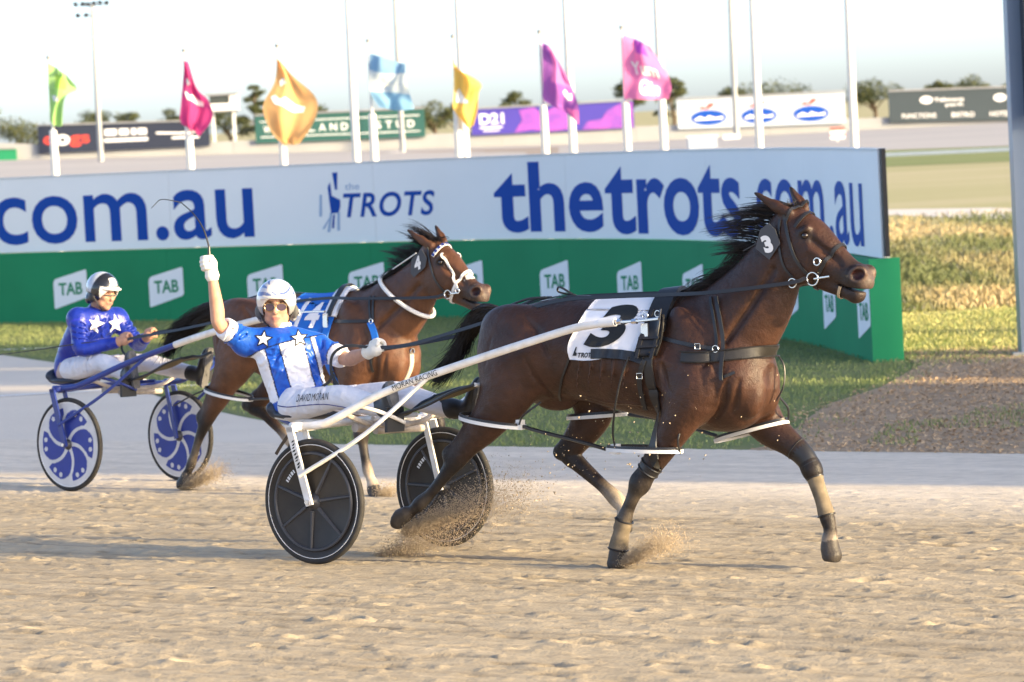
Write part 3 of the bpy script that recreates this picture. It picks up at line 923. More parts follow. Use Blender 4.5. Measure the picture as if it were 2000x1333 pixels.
TL = [(-57.5, 402, 7.6, 7.0, 'tree at the far left edge above the green board', 'round'), (-53.5, 400, 5.2, 6, 'low bush tree left of the navy billboard', 'round'), (-46.6, 405, 6.4, 3.8, 'tree top behind the left end of the navy billboard', 'round'), (-41.4, 404, 6.0, 3.0, 'small tree top behind the middle of the navy billboard', 'round'), (-37.4, 405, 6.2, 2.8, 'small tree top right of the floodlight tower', 'round'),
      (-30.5, 402, 6.2, 4.5, 'broad tree right of the control cabin', 'round'), (-27.3, 400, 8.0, 4.0, 'tall ragged pine left of the orange flag', 'pine'), (-20.4, 403, 5.6, 4.2, 'rounded tree right of the orange flag', 'round'), (-7.4, 396, 5.2, 4.6, 'bushy tree in the gap right of the green billboard', 'round'), (-4.6, 400, 5.0, 4.2, 'bushy tree behind the yellow flag', 'round'), (1.8, 402, 5.6, 4.6, 'tree top above the left part of the violet billboard', 'pine'), (7.0, 404, 4.4, 5.0, 'low tree line above the violet billboard', 'round'),
      (14.4, 398, 6.4, 4.4, 'pine in the gap right of the violet billboard', 'pine'), (19.2, 400, 6.3, 4.6, 'pine behind the pink flag', 'pine'), (25.8, 402, 5.2, 3.0, 'small dark tree behind the middle of the white billboard', 'round'), (31.6, 403, 5.3, 7.2, 'wide dark tree above the white billboard', 'round'), (41.3, 396, 5.0, 5.4, 'bushy tree in the gap left of the charcoal billboard', 'round'), (49.5, 404, 4.6, 2.6, 'small tree top above the charcoal billboard', 'round'), (53.2, 404, 4.8, 4.4, 'wider tree top above the charcoal billboard', 'round'), (58.4, 404, 4.6, 3.4, 'tree top above the charcoal billboard near the right edge', 'round')]
for i, (x, y, h, w, lab, kd) in enumerate(TL):
    tree(x, y, h, w, lab, 40 + i, kd)

# ================================================================== big screen at the right edge and added unseen blocks that shade the track
M_bpost = mat('post_blue_grey', (.17, .22, .30), .5, .5, var=.06, vscale=2)
vs = root('video_screen', 'black video screen on blue grey steel posts at the right edge', 'screen', base=(5.8, 39.4, ZG))
for x in (5.79, 12.3):
    part('post', MB().box((x - .19, 39.25, ZG - .02), (x + .19, 39.55, 7.2)).mesh('post', smooth=False), M_bpost, vs)
    part('base_plate', MB().box((x - .3, 39.1, ZG - .02), (x + .3, 39.248, ZG + .03)).mesh('plate', smooth=False), M_steel, vs)
part('screen', MB().box((5.74, 38.95, 2.16), (12.6, 39.245, 6.9)).mesh('screen', smooth=False), mat('screen_black', (.008, .008, .01), .25, .5), vs)
part('cable_duct', MB().box((5.99, 39.3, ZG), (6.05, 39.5, 2.1)).mesh('duct', smooth=False), M_bpost, vs)
_az = R(SUN_AZ)
SHX, SHY = math.sin(_az), math.cos(_az)
M_clad = mat('blocker_cladding', (.42, .40, .38), .7, .3, var=.1, vscale=.5)
M_glz = mat('blocker_glass', (.05, .06, .07), .08, .6)
for (w0, w1, lab) in ((23.0, 33.0, 'tall unseen block added to shade the track, out to the right'), (33.6, 36.12, 'narrow unseen block added to shade the verge, out to the right'), (36.45, 37.2, 'slim unseen block added to shade the verge edge, out to the right')):
    d0, d1, H_ = 16.0, 22.0, 13.5  # added out of view to block the sun; gaps leave lit strips
    M_ = Matrix(((SHX, -SHY, 0, 0), (SHY, SHX, 0, 0), (0, 0, 1, 0), (0, 0, 0, 1)))
    st = root('sun_blocker', lab, 'building', M=M_, base=(d0, (w0 + w1) / 2, ZG - .2))
    part('wall', MB().box((d0, w0, ZG - .2), (d1, w1, H_)).mesh('wall', smooth=False), M_clad, st)
    part('roof', MB().box((d0 - .02, w0 + .002, H_ + .002), (d1 + .3, w1 - .002, H_ + .3)).mesh('roof', smooth=False), M_steel, st)
    for k in range(3):
        part('window', MB().box((d0 - .03, w0 + .3, 2.0 + 3.6 * k), (d0 - .003, w1 - .3, 4.0 + 3.6 * k)).mesh('window', smooth=False), M_glz, st)
# ================================================================== smooth solid modelling on a grid (bodies, clothes)
class Field:
    def __init__(s, lo, hi, h):
        s.lo, s.h = np.array(lo, float), h
        s.n = np.ceil((np.array(hi) - s.lo) / h).astype(int) + 1
        s.d = np.full(s.n, .5, np.float32)
    def box(s, lo, hi):
        a = np.clip(np.floor((np.array(lo) - s.lo) / s.h).astype(int), 0, s.n - 1)
        b = np.clip(np.ceil((np.array(hi) - s.lo) / s.h).astype(int) + 1, 1, s.n)
        sl = tuple(slice(i, max(j, i + 1)) for i, j in zip(a, b))
        ax = [(s.lo[i] + s.h * np.arange(sl[i].start, sl[i].stop)).astype(np.float32) for i in range(3)]
        return sl, (ax[0][:, None, None], ax[1][None, :, None], ax[2][None, None, :])
    def mix(s, sl, t, k, op):
        a = s.d[sl]
        if op == 'u':
            if k > 0:
                h = np.maximum(k - np.abs(a - t), 0) / k
                s.d[sl] = np.minimum(a, t) - h * h * k * .25
            else:
                s.d[sl] = np.minimum(a, t)
        else:
            t = -t
            h = np.maximum(k - np.abs(a - t), 0) / max(k, 1e-6)
            s.d[sl] = np.maximum(a, t) + h * h * k * .25
    def chain(s, nodes, k=.03, sub=4, op='u', lat=(0, 1, 0), grow=0.0):
        """nodes: (x, y, z, r, [r sideways]) joined by a smooth tapered limb"""
        N = np.array([(list(n) + [n[3]])[:5] for n in nodes], float)
        N[:, 3:] += grow
        Q = cr(N, sub) if len(N) > 2 else np.stack([N[0] + (N[1] - N[0]) * t for t in np.linspace(0, 1, 3)])
        lat = np.array(lat, float)
        lat /= np.linalg.norm(lat)
        pad = k + .03
        m = Q[:, 3:].max(1)[:, None]
        lo, hi = (Q[:, :3] - m).min(0) - pad, (Q[:, :3] + m).max(0) + pad
        sl, _ = s.box(lo, hi)
        t = np.full(s.d[sl].shape, .5, np.float32)
        for a, b in zip(Q[:-1], Q[1:]):
            mm = max(a[3], a[4], b[3], b[4]) + pad
            l2, (X, Y, Z) = s.box(np.minimum(a[:3], b[:3]) - mm, np.maximum(a[:3], b[:3]) + mm)
            ab = (b - a)[:3]
            L = ab @ ab + 1e-12
            px, py, pz = X - a[0], Y - a[1], Z - a[2]
            h = np.clip((px * ab[0] + py * ab[1] + pz * ab[2]) / L, 0, 1)
            qx, qy, qz = px - ab[0] * h, py - ab[1] * h, pz - ab[2] * h
            ql = qx * lat[0] + qy * lat[1] + qz * lat[2]
            r = a[3] + (b[3] - a[3]) * h
            asp = (a[4] + (b[4] - a[4]) * h) / r
            dd = (np.sqrt(np.maximum(qx * qx + qy * qy + qz * qz - ql * ql + (ql / asp) ** 2, 0)) - r) * np.minimum(asp, 1)
            sub_ = tuple(slice(i.start - j.start, i.stop - j.start) for i, j in zip(l2, sl))
            if all(q.start >= 0 for q in sub_):
                w = t[sub_]
                if w.shape == dd.shape:
                    t[sub_] = np.minimum(w, dd)
                    continue
            l2b = tuple(slice(max(i.start, j.start), min(i.stop, j.stop)) for i, j in zip(l2, sl))
            cut = tuple(slice(i.start - j.start, i.stop - j.start) for i, j in zip(l2b, l2))
            dst = tuple(slice(i.start - j.start, i.stop - j.start) for i, j in zip(l2b, sl))
            t[dst] = np.minimum(t[dst], dd[cut])
        s.mix(sl, t, k, op)
    def ell(s, c, r, k=.03, op='u', rot=None, grow=0.0):
        c, r = np.array(c, float), np.array(r, float) + grow
        m = r.max() + k + .03
        sl, (X, Y, Z) = s.box(c - m, c + m)
        x, y, z = X - c[0], Y - c[1], Z - c[2]
        if rot is not None:
            Rm = np.array(rot, float)              # rows: local axes in world
            x, y, z = (Rm[i, 0] * x + Rm[i, 1] * y + Rm[i, 2] * z for i in range(3))
        q = np.sqrt((x / r[0]) ** 2 + (y / r[1]) ** 2 + (z / r[2]) ** 2)
        g = np.sqrt((x / r[0] ** 2) ** 2 + (y / r[1] ** 2) ** 2 + (z / r[2] ** 2) ** 2) + 1e-6
        s.mix(sl, (q * (q - 1) / g).astype(np.float32), k, op)
    def loft(s, sec, k=.0):
        """sections along x: (x, top z, bottom z, half width, narrowing of the top)"""
        S_ = cr(np.array(sec, float), 8)
        o = np.argsort(S_[:, 0])
        S_ = S_[o]
        lo = (S_[0, 0] - .15, -S_[:, 3].max() - .15, S_[:, 2].min() - .15)
        hi = (S_[-1, 0] + .15, S_[:, 3].max() + .15, S_[:, 1].max() + .15)
        sl, (X, Y, Z) = s.box(lo, hi)
        xc = np.clip(X, S_[0, 0], S_[-1, 0])
        f = [np.interp(xc[:, 0, 0], S_[:, 0], S_[:, i]).astype(np.float32)[:, None, None] for i in range(1, 5)]
        zc, hh = (f[0] + f[1]) / 2, (f[0] - f[1]) / 2
        v = (Z - zc) / hh
        g = 1 - f[3] * np.clip(v, 0, 1) - .10 * np.clip(-v, 0, 1)
        q = np.sqrt((Y / (f[2] * g)) ** 2 + v * v)
        dd = (q - 1) * np.minimum(f[2], hh) * .9
        ex = np.abs(X - xc)
        dd = np.where(ex > 0, np.sqrt(np.maximum(dd, 0) ** 2 + ex ** 2) * np.where(dd > 0, 1, 1) , dd)
        s.mix(sl, dd.astype(np.float32), k, 'u')
    def sample(s, P):
        P = np.asarray(P, float)
        g = np.clip((P - s.lo) / s.h, 0, s.n - 1.001)
        i = g.astype(int)
        f = g - i
        o = 0
        for dx in (0, 1):
            for dy in (0, 1):
                for dz in (0, 1):
                    w = (f[:, 0] if dx else 1 - f[:, 0]) * (f[:, 1] if dy else 1 - f[:, 1]) * (f[:, 2] if dz else 1 - f[:, 2])
                    o = o + w * s.d[i[:, 0] + dx, i[:, 1] + dy, i[:, 2] + dz]
        return o
    def grad(s, P):
        e = s.h
        G = np.stack([(s.sample(P + np.eye(3)[i] * e) - s.sample(P - np.eye(3)[i] * e)) / (2 * e) for i in range(3)], 1)
        return G
    def snap(s, P, off=.0, it=10, keep=None):
        """move points onto the surface (plus off)"""
        P = np.array(P, float)
        for _ in range(it):
            d = s.sample(P) - off
            G = s.grad(P)
            g2 = (G * G).sum(1) + 1e-6
            st = G * (d / np.maximum(g2, .05))[:, None]
            n = np.linalg.norm(st, axis=1)
            st *= np.minimum(1, .05 / (n + 1e-9))[:, None]
            if keep is not None:
                st[:, keep] = 0
            P -= st
        return P
    def normal(s, P):
        G = s.grad(P)
        return G / (np.linalg.norm(G, axis=1)[:, None] + 1e-9)
    def net(s, relax=1):
        d = s.d
        neg = d < 0
        c = np.zeros(np.array(d.shape) - 1, np.int8)
        for dx in (0, 1):
            for dy in (0, 1):
                for dz in (0, 1):
                    c += neg[dx:dx + c.shape[0], dy:dy + c.shape[1], dz:dz + c.shape[2]]
        mixd = (c > 0) & (c < 8)
        I = np.argwhere(mixd)
        acc, cnt = np.zeros((len(I), 3)), np.zeros(len(I))
        corners = [(a, b, e) for a in (0, 1) for b in (0, 1) for e in (0, 1)]
        val = {q: d[I[:, 0] + q[0], I[:, 1] + q[1], I[:, 2] + q[2]] for q in corners}
        for q in corners:
            for ax in range(3):
                if q[ax] == 0:
                    q2 = tuple(1 if i == ax else q[i] for i in range(3))
                    a, b = val[q], val[q2]
                    cross = (a < 0) != (b < 0)
                    t = np.where(cross, a / np.where(cross, a - b, 1), 0)
                    p = np.tile(np.array(q, float), (len(I), 1))
                    p[:, ax] = t
                    acc[cross] += p[cross]
                    cnt[cross] += 1
        V = s.lo + s.h * (I + acc / cnt[:, None])
        idx = np.full(mixd.shape, -1, np.int64)
        idx[mixd] = np.arange(len(I))
        F = []
        for ax in range(3):
            o1, o2 = [(1, 2), (2, 0), (0, 1)][ax]
            sa = [slice(None)] * 3
            sb = [slice(None)] * 3
            sa[ax], sb[ax] = slice(0, -1), slice(1, None)
            A, B = neg[tuple(sa)], neg[tuple(sb)]
            E = np.argwhere(A != B)
            E = E[(E[:, o1] > 0) & (E[:, o2] > 0) & (E[:, o1] < mixd.shape[o1]) & (E[:, o2] < mixd.shape[o2])]
            fl = A[tuple(E.T)]
            def g(i, j):
                q = E.copy()
                q[:, o1] += i
                q[:, o2] += j
                return idx[tuple(q.T)]
            Q = np.stack([g(-1, -1), g(0, -1), g(0, 0), g(-1, 0)], 1)
            Q[~fl] = Q[~fl][:, ::-1]
            F.append(Q)
        F = np.vstack(F)
        F = F[(F >= 0).all(1)]
        for _ in range(relax):
            A = np.zeros_like(V)
            w = np.zeros(len(V))
            for j in range(4):
                np.add.at(A, F[:, j], V[F[:, (j + 1) % 4]])
                np.add.at(w, F[:, j], 1)
            V = V * .5 + .5 * A / np.maximum(w, 1)[:, None]
            V = s.snap(V, 0, 2)
        return V, F
# ================================================================== horses
def rig_matrix(o, th):
    t = R(th)
    X = Vector((math.cos(t), -math.sin(t), 0))
    Y = Vector((math.sin(t), math.cos(t), -SLOPE)).normalized()
    Z = X.cross(Y)
    return Matrix(((X.x, Y.x, Z.x, o[0]), (X.y, Y.y, Z.y, o[1]), (X.z, Y.z, Z.z, o[2]), (0, 0, 0, 1)))
RIG1 = rig_matrix((-.8068, 20.433, -.0276), 36)
RIG2 = rig_matrix((-3.0066, 27.3001, -.2237), 40)

def march(F, P, D, off=.0, it=50):
    P, D = np.array(P, float), np.array(D, float)
    D = np.broadcast_to(D / np.linalg.norm(D, axis=-1, keepdims=True), P.shape)
    for _ in range(it):
        P = P + D * np.clip(F.sample(P) - off, -.02, .05)[:, None] * .8
    return P

def rotY(a):
    c, s_ = math.cos(R(a)), math.sin(R(a))
    return [(c, 0, s_), (0, 1, 0), (-s_, 0, c)]

# legs of the front horse: x, y, z, half thickness along, half thickness across, darkness, pale (dust, bandage)
LEGS1 = {
 'nh': [(1.13, -.16, 1.14, .19, .11, 0, 0), (1.06, -.18, .98, .17, .105, 0, 0), (.965, -.19, .845, .125, .082, 0, 0), (.87, -.19, .745, .098, .066, .1, 0), (.775, -.19, .655, .074, .056, .5, 0), (.69, -.19, .575, .066, .048, .95, 0), (.645, -.19, .525, .055, .042, 1, 0), (.58, -.19, .455, .040, .034, 1, 0), (.50, -.19, .378, .037, .031, 1, 0), (.425, -.19, .322, .047, .036, 1, 0), (.375, -.19, .285, .037, .032, 1, 0), (.325, -.19, .255, .046, .042, 1, 0)],
 'fh': [(1.20, .16, 1.14, .18, .11, 0, 0), (1.33, .18, .98, .15, .10, 0, 0), (1.37, .19, .85, .125, .08, 0, 0), (1.33, .19, .755, .100, .066, .2, 0), (1.255, .19, .665, .080, .058, .6, 0), (1.195, .19, .592, .068, .050, 1, 0), (1.255, .19, .535, .058, .045, 1, 0), (1.33, .19, .478, .050, .038, .9, 0), (1.42, .19, .41, .044, .036, .8, .1), (1.50, .19, .345, .055, .042, .4, .8), (1.545, .19, .295, .045, .036, .3, .9), (1.56, .19, .245, .05, .045, .3, .9)],
 'nf': [(2.27, -.16, .98, .15, .10, 0, 0), (2.21, -.175, .86, .12, .085, 0, 0), (2.13, -.175, .745, .095, .068, .1, 0), (2.045, -.175, .632, .076, .056, .5, 0), (1.965, -.175, .53, .063, .050, 1, 0), (1.912, -.175, .462, .062, .050, 1, 0), (1.868, -.175, .392, .046, .040, 1, 0), (1.832, -.175, .325, .043, .036, 1, 0), (1.806, -.175, .268, .050, .042, 1, 0), (1.785, -.175, .20, .042, .038, .8, .3), (1.765, -.175, .13, .050, .046, 1, 0), (1.755, -.175, .075, .058, .052, 1, 0)],
 'ff': [(2.36, .16, .98, .15, .10, 0, 0), (2.44, .17, .85, .13, .085, 0, 0), (2.53, .17, .745, .100, .068, .1, 0), (2.64, .17, .672, .074, .056, .5, 0), (2.735, .17, .60, .066, .052, 1, 0), (2.785, .17, .525, .056, .046, 1, 0), (2.815, .17, .445, .044, .038, 1, 0), (2.848, .17, .355, .042, .036, 1, 0), (2.872, .17, .272, .050, .042, 1, 0), (2.888, .17, .212, .042, .038, 1, 0), (2.885, .17, .155, .050, .046, .6, .4), (2.882, .17, .11, .058, .050, .3, .7)],
}
HOOF1 = {'nh': ((.325, -.19, .262), (.262, -.19, .228)), 'fh': ((1.56, .19, .25), (1.545, .19, .185)), 'nf': ((1.757, -.175, .10), (1.747, -.175, .025)), 'ff': ((2.884, .17, .15), (2.895, .17, .075))}
LEGS2 = {
 'nh': [(1.45, -.16, 1.12, .19, .11, 0, 0), (1.37, -.18, .97, .17, .105, 0, 0), (1.28, -.19, .84, .125, .082, 0, 0), (1.20, -.19, .72, .098, .066, .1, 0), (1.12, -.19, .61, .074, .056, .5, 0), (1.055, -.19, .525, .064, .048, .95, 0), (1.02, -.19, .465, .053, .042, 1, 0), (.972, -.19, .38, .040, .034, 1, 0), (.93, -.19, .285, .038, .031, 1, 0), (.895, -.19, .21, .047, .036, 1, 0), (.862, -.19, .155, .038, .032, 1, 0), (.835, -.19, .105, .048, .042, 1, 0)],
 'fh': [(x + (.28 if i < 3 else .10 + .06 * (3 - min(i, 5)) + (.06 if i > 5 else 0)), y, z + .03, *q) for i, (x, y, z, *q) in enumerate(LEGS1['fh'])],
 'nf': [(2.57, -.16, .98, .15, .10, 0, 0), (2.53, -.175, .86, .12, .085, 0, 0), (2.535, -.175, .74, .092, .068, .1, 0), (2.56, -.175, .62, .072, .056, .5, 0), (2.585, -.175, .51, .058, .048, 1, 0), (2.60, -.175, .45, .058, .050, 1, 0), (2.615, -.175, .38, .042, .038, 1, 0), (2.635, -.175, .27, .040, .035, 1, 0), (2.655, -.175, .195, .048, .042, .5, .5), (2.68, -.175, .14, .040, .038, .1, .9), (2.70, -.175, .09, .050, .046, .1, .9), (2.705, -.175, .06, .056, .050, 1, 0)],
 'ff': [(x + .24, y, z, *q) for (x, y, z, *q) in LEGS1['ff']],
}
HOOF2 = {'nh': ((.835, -.19, .11), (.80, -.19, .045)), 'fh': ((1.76, .19, .28), (1.745, .19, .215)), 'nf': ((2.705, -.175, .085), (2.725, -.175, .012)), 'ff': ((3.124, .17, .15), (3.135, .17, .075))}

def horse_solid(dx, hx, hz, legs, hoofs, openm):
    F = Field((.05 + min(dx, .6), -.42, -.02), (3.42 + hx, .42, 2.12), .0088)
    T = lambda x: x + dx
    F.loft([(T(.86), 1.30, 1.05, .09, .1), (T(.92), 1.372, .96, .165, .12), (T(1.02), 1.415, .90, .225, .16), (T(1.16), 1.447, .88, .262, .20), (T(1.30), 1.466, .895, .275, .22), (T(1.46), 1.466, .895, .275, .22), (T(1.66), 1.455, .850, .283, .20), (T(1.86), 1.452, .810, .285, .24), (T(2.04), 1.470, .775, .265, .42), (T(2.22), 1.475, .742, .240, .50), (T(2.40), 1.42, .735, .222, .42), (T(2.52), 1.32, .775, .195, .30), (T(2.60), 1.20, .86, .150, .2), (T(2.645), 1.10, .95, .09, .1)])
    for sd in (-1, 1):
        F.ell((T(1.10), sd * .13, 1.285), (.25, .105, .15), .05, rot=rotY(-8))           # croup
        F.ell((T(1.00), sd * .165, 1.12), (.15, .085, .22), .05, rot=rotY(14))            # buttock
        F.ell((T(2.26), sd * .155, 1.16), (.11, .065, .27), .05, rot=rotY(24))            # shoulder blade
        F.ell((T(2.24), sd * .185, .955), (.16, .065, .12), .045, rot=rotY(-25))          # triceps
        F.ell((T(2.50), sd * .135, 1.02), (.085, .06, .12), .04, rot=rotY(20))            # point of shoulder
        F.ell((T(2.57), sd * .075, .93), (.075, .065, .12), .03, rot=rotY(-12))           # breast
        F.ell((T(1.42), sd * .30, 1.10), (.09, .035, .14), .06, 's', rot=rotY(20))        # flank hollow
        F.ell((T(1.90), sd * .30, 1.20), (.10, .012, .05), .05, 's')
        F.chain([(T(2.40), sd * .222, 1.32, .010), (T(2.36), sd * .245, 1.10, .012), (T(2.38), sd * .235, .95, .008)], .03, op='s')
        F.chain([(T(2.10), sd * .268, 1.10, .010), (T(2.07), sd * .275, .98, .012), (T(2.12), sd * .262, .88, .008)], .035, op='s')
        for i in range(5):                                                                # ribs
            x = T(1.60 + i * .075)
            F.chain([(x + .02, sd * .272, 1.20, .004), (x, sd * .288, 1.06, .006), (x - .03, sd * .262, .93, .004)], .022)
    def onskin(pts, sd, off=0):
        q = cr(np.array([(T(x), z) for x, z in pts]), 4)
        return march(F, np.c_[q[:, 0], np.full(len(q), sd * .5), q[:, 1]], (0, -sd, 0), off, 40)
    for sd in (-1, 1):
        for pts, r, k in (([(2.31, 1.36), (2.36, 1.22), (2.44, 1.06)], .013, .045), ([(2.12, 1.10), (2.16, .98), (2.28, .90), (2.40, .88)], .014, .045), ([(2.20, 1.02), (2.27, .95), (2.36, .97)], .008, .03),
                          ([(2.44, 1.26), (2.40, 1.14), (2.30, 1.04), (2.18, 1.06)], .010, .04), ([(2.02, .98), (2.10, .93), (2.16, .84)], .012, .04), ([(2.50, 1.00), (2.455, .90), (2.38, .82), (2.28, .79)], .010, .03), ([(2.565, 1.02), (2.535, .92), (2.48, .84)], .009, .03),
                          ([(1.00, 1.26), (.965, 1.12), (.945, .98), (.93, .90)], .012, .04), ([(1.12, 1.20), (1.10, 1.05), (1.08, .95)], .010, .045), ([(1.24, 1.14), (1.27, 1.02), (1.30, .93)], .016, .05), ([(1.20, 1.36), (1.30, 1.28), (1.38, 1.16)], .010, .05)):
            q = onskin(pts, sd)
            F.chain([(*p, r * 1.6 * w) for p, w in zip(q, np.sin(np.linspace(.25, math.pi - .25, len(q))))], k * .62, op='s', sub=1)
        for pts, r in (([(2.14, 1.20), (2.10, 1.08), (2.12, .97), (2.06, .88)], .006), ([(2.52, 1.08), (2.46, .98), (2.42, .90), (2.34, .84)], .006), ([(1.98, .88), (1.85, .895), (1.70, .90), (1.55, .93)], .0065), ([(2.34, 1.08), (2.30, .98), (2.33, .90)], .005), ([(2.20, 1.10), (2.17, 1.0), (2.20, .93)], .005)):
            q = onskin(pts, sd, -.001)
            F.chain([(*p, r * 1.5 * w) for p, w in zip(q, np.sin(np.linspace(.4, math.pi - .4, len(q))))], .009, sub=1)
    F.chain([(T(2.655), 0, 1.06, .018), (T(2.665), 0, .92, .02), (T(2.60), 0, .82, .015)], .04, op='s')
    F.ell((T(1.26), 0, .885), (.11, .05, .045), .05)                                      # sheath
    # neck
    n = lambda w: (dx * (1 - w) + hx * w, hz * w)
    NK = []
    for (x, z, r, rl, w) in ((2.31, 1.20, .275, .190, 0), (2.435, 1.305, .258, .165, .15), (2.56, 1.43, .222, .138, .4), (2.66, 1.57, .180, .112, .7), (2.735, 1.70, .145, .095, .95), (2.79, 1.79, .118, .078, 1)):
        a, b = n(w)
        NK.append((x + a, 0, z + b, r, rl))
    F.chain(NK, .06, sub=6)
    for sd in (-1, 1):                                                                    # jugular groove and neck muscle
        a, b = n(.5)
        F.chain([(2.47 + n(.1)[0], sd * .158, 1.22, .006), (2.62 + a, sd * .124, 1.42 + b, .008), (2.74 + n(.9)[0], sd * .094, 1.60 + n(.9)[1], .005)], .04, op='s')
    # head
    H = lambda x, y, z: (x + hx, y, z + hz)
    F.chain([(*H(2.80, 0, 1.80), .125, .082), (*H(2.88, 0, 1.735), .150, .098), (*H(2.965, 0, 1.672), .134, .088), (*H(3.05, 0, 1.617), .106, .068), (*H(3.13, 0, 1.568), .088, .060), (*H(3.19, 0, 1.542), .082, .064)], .03, sub=6)
    for sd in (-1, 1):
        F.ell(H(2.865, sd * .052, 1.635), (.125, .044, .125), .03, rot=rotY(-35))         # cheek
        F.ell(H(2.925, sd * .082, 1.797), (.042, .022, .022), .02, rot=rotY(35))          # brow
        F.ell(H(2.93, sd * .097, 1.772), (.026, .014, .018), .010, 's', rot=rotY(30))     # eye socket
        F.chain([(*H(2.95, sd * .082, 1.70), .012), (*H(3.04, sd * .066, 1.645), .008)], .02)   # facial crest
        F.chain([(*H(2.97, sd * .082, 1.745), .010), (*H(3.06, sd * .062, 1.67), .014), (*H(3.12, sd * .056, 1.62), .008)], .03, op='s')
        F.ell(H(3.218, sd * .046, 1.562), (.060, .032, .050), .018, rot=rotY(30))         # nostril flare
        F.ell(H(3.232, sd * .072, 1.562), (.040, .024, .029), .008, 's', rot=rotY(30))    # nostril
    F.ell(H(3.228, 0, 1.515), (.052, .054, .044), .025)                                    # upper lip
    o = openm
    F.chain([(*H(2.90, 0, 1.575), .062, .050), (*H(3.00, 0, 1.527), .050, .040), (*H(3.09, 0, 1.497 - o * .3), .046, .038), (*H(3.155, 0, 1.474 - o * .7), .044, .042), (*H(3.195, 0, 1.462 - o), .036, .042)], .02, sub=5)
    F.ell(H(3.175, 0, 1.448 - o), (.032, .030, .026), .015)
    F.chain([(*H(3.09, 0, 1.516), .004, .07), (*H(3.16, 0, 1.494 - o * .3), .006, .07), (*H(3.26, 0, 1.478 - o * .4), .011, .08)], .01, op='s')
    # ears
    for sd, base, tip in ((-1, (2.795, -.062, 1.905), (2.632, -.088, 2.003)), (1, (2.835, .055, 1.925), (2.745, .082, 2.028))):
        b, t = np.array(H(*base)), np.array(H(*tip))
        m_ = b * .55 + t * .45
        F.chain([(*(b * 1.12 - t * .12), .030, .022), (*(b * .75 + t * .25), .036, .020), (*m_, .030, .017), (*(b * .2 + t * .8), .018, .012), (*t, .009, .009)], .015, sub=5)
        fw = np.array((.03, sd * -.012, .012))
        F.chain([(*(b * .8 + t * .2 + fw), .014, .010), (*(m_ + fw * .8), .012, .008), (*(b * .2 + t * .8 + fw * .4), .004, .004)], .012, op='s')
    # legs
    for k, L in legs.items():
        L = [q if i < 4 else (q[0], q[1], q[2], q[3] * (.93 if i < 6 else .86), q[4] * (.93 if i < 6 else .86)) for i, q in enumerate(L)]
        F.chain([q[:5] for q in L], .055 if k[1] == 'h' else .05, sub=5)
        a, b = np.array(hoofs[k][0]), np.array(hoofs[k][1])
        F.chain([(*a, .040, .038), (*b, .056, .051)], .012)
        d = (b - a) / np.linalg.norm(b - a)
        F.ell(b + d * .060, (.10, .10, .022), .006, 's', rot=rotY(math.degrees(math.atan2(d[0], d[2])) - 0))   # flat sole
        hk = L[5]
        dv = np.array(L[6][:3]) - np.array(L[4][:3])
        if k[1] == 'h':      # point of hock and tendon
            pr = np.array((-.055, 0, .03)) if k == 'nh' else np.array((-.07, 0, .005))
            F.ell(np.array(hk[:3]) + pr, (.028, .022, .032), .04)
            F.chain([(*(np.array(hk[:3]) + pr), .017, .014), (*(np.array(L[3][:3]) + pr * 1.25), .02, .016)], .045)
        else:
            F.ell(np.array(hk[:3]), (.052, .046, .055), .03)
    return F

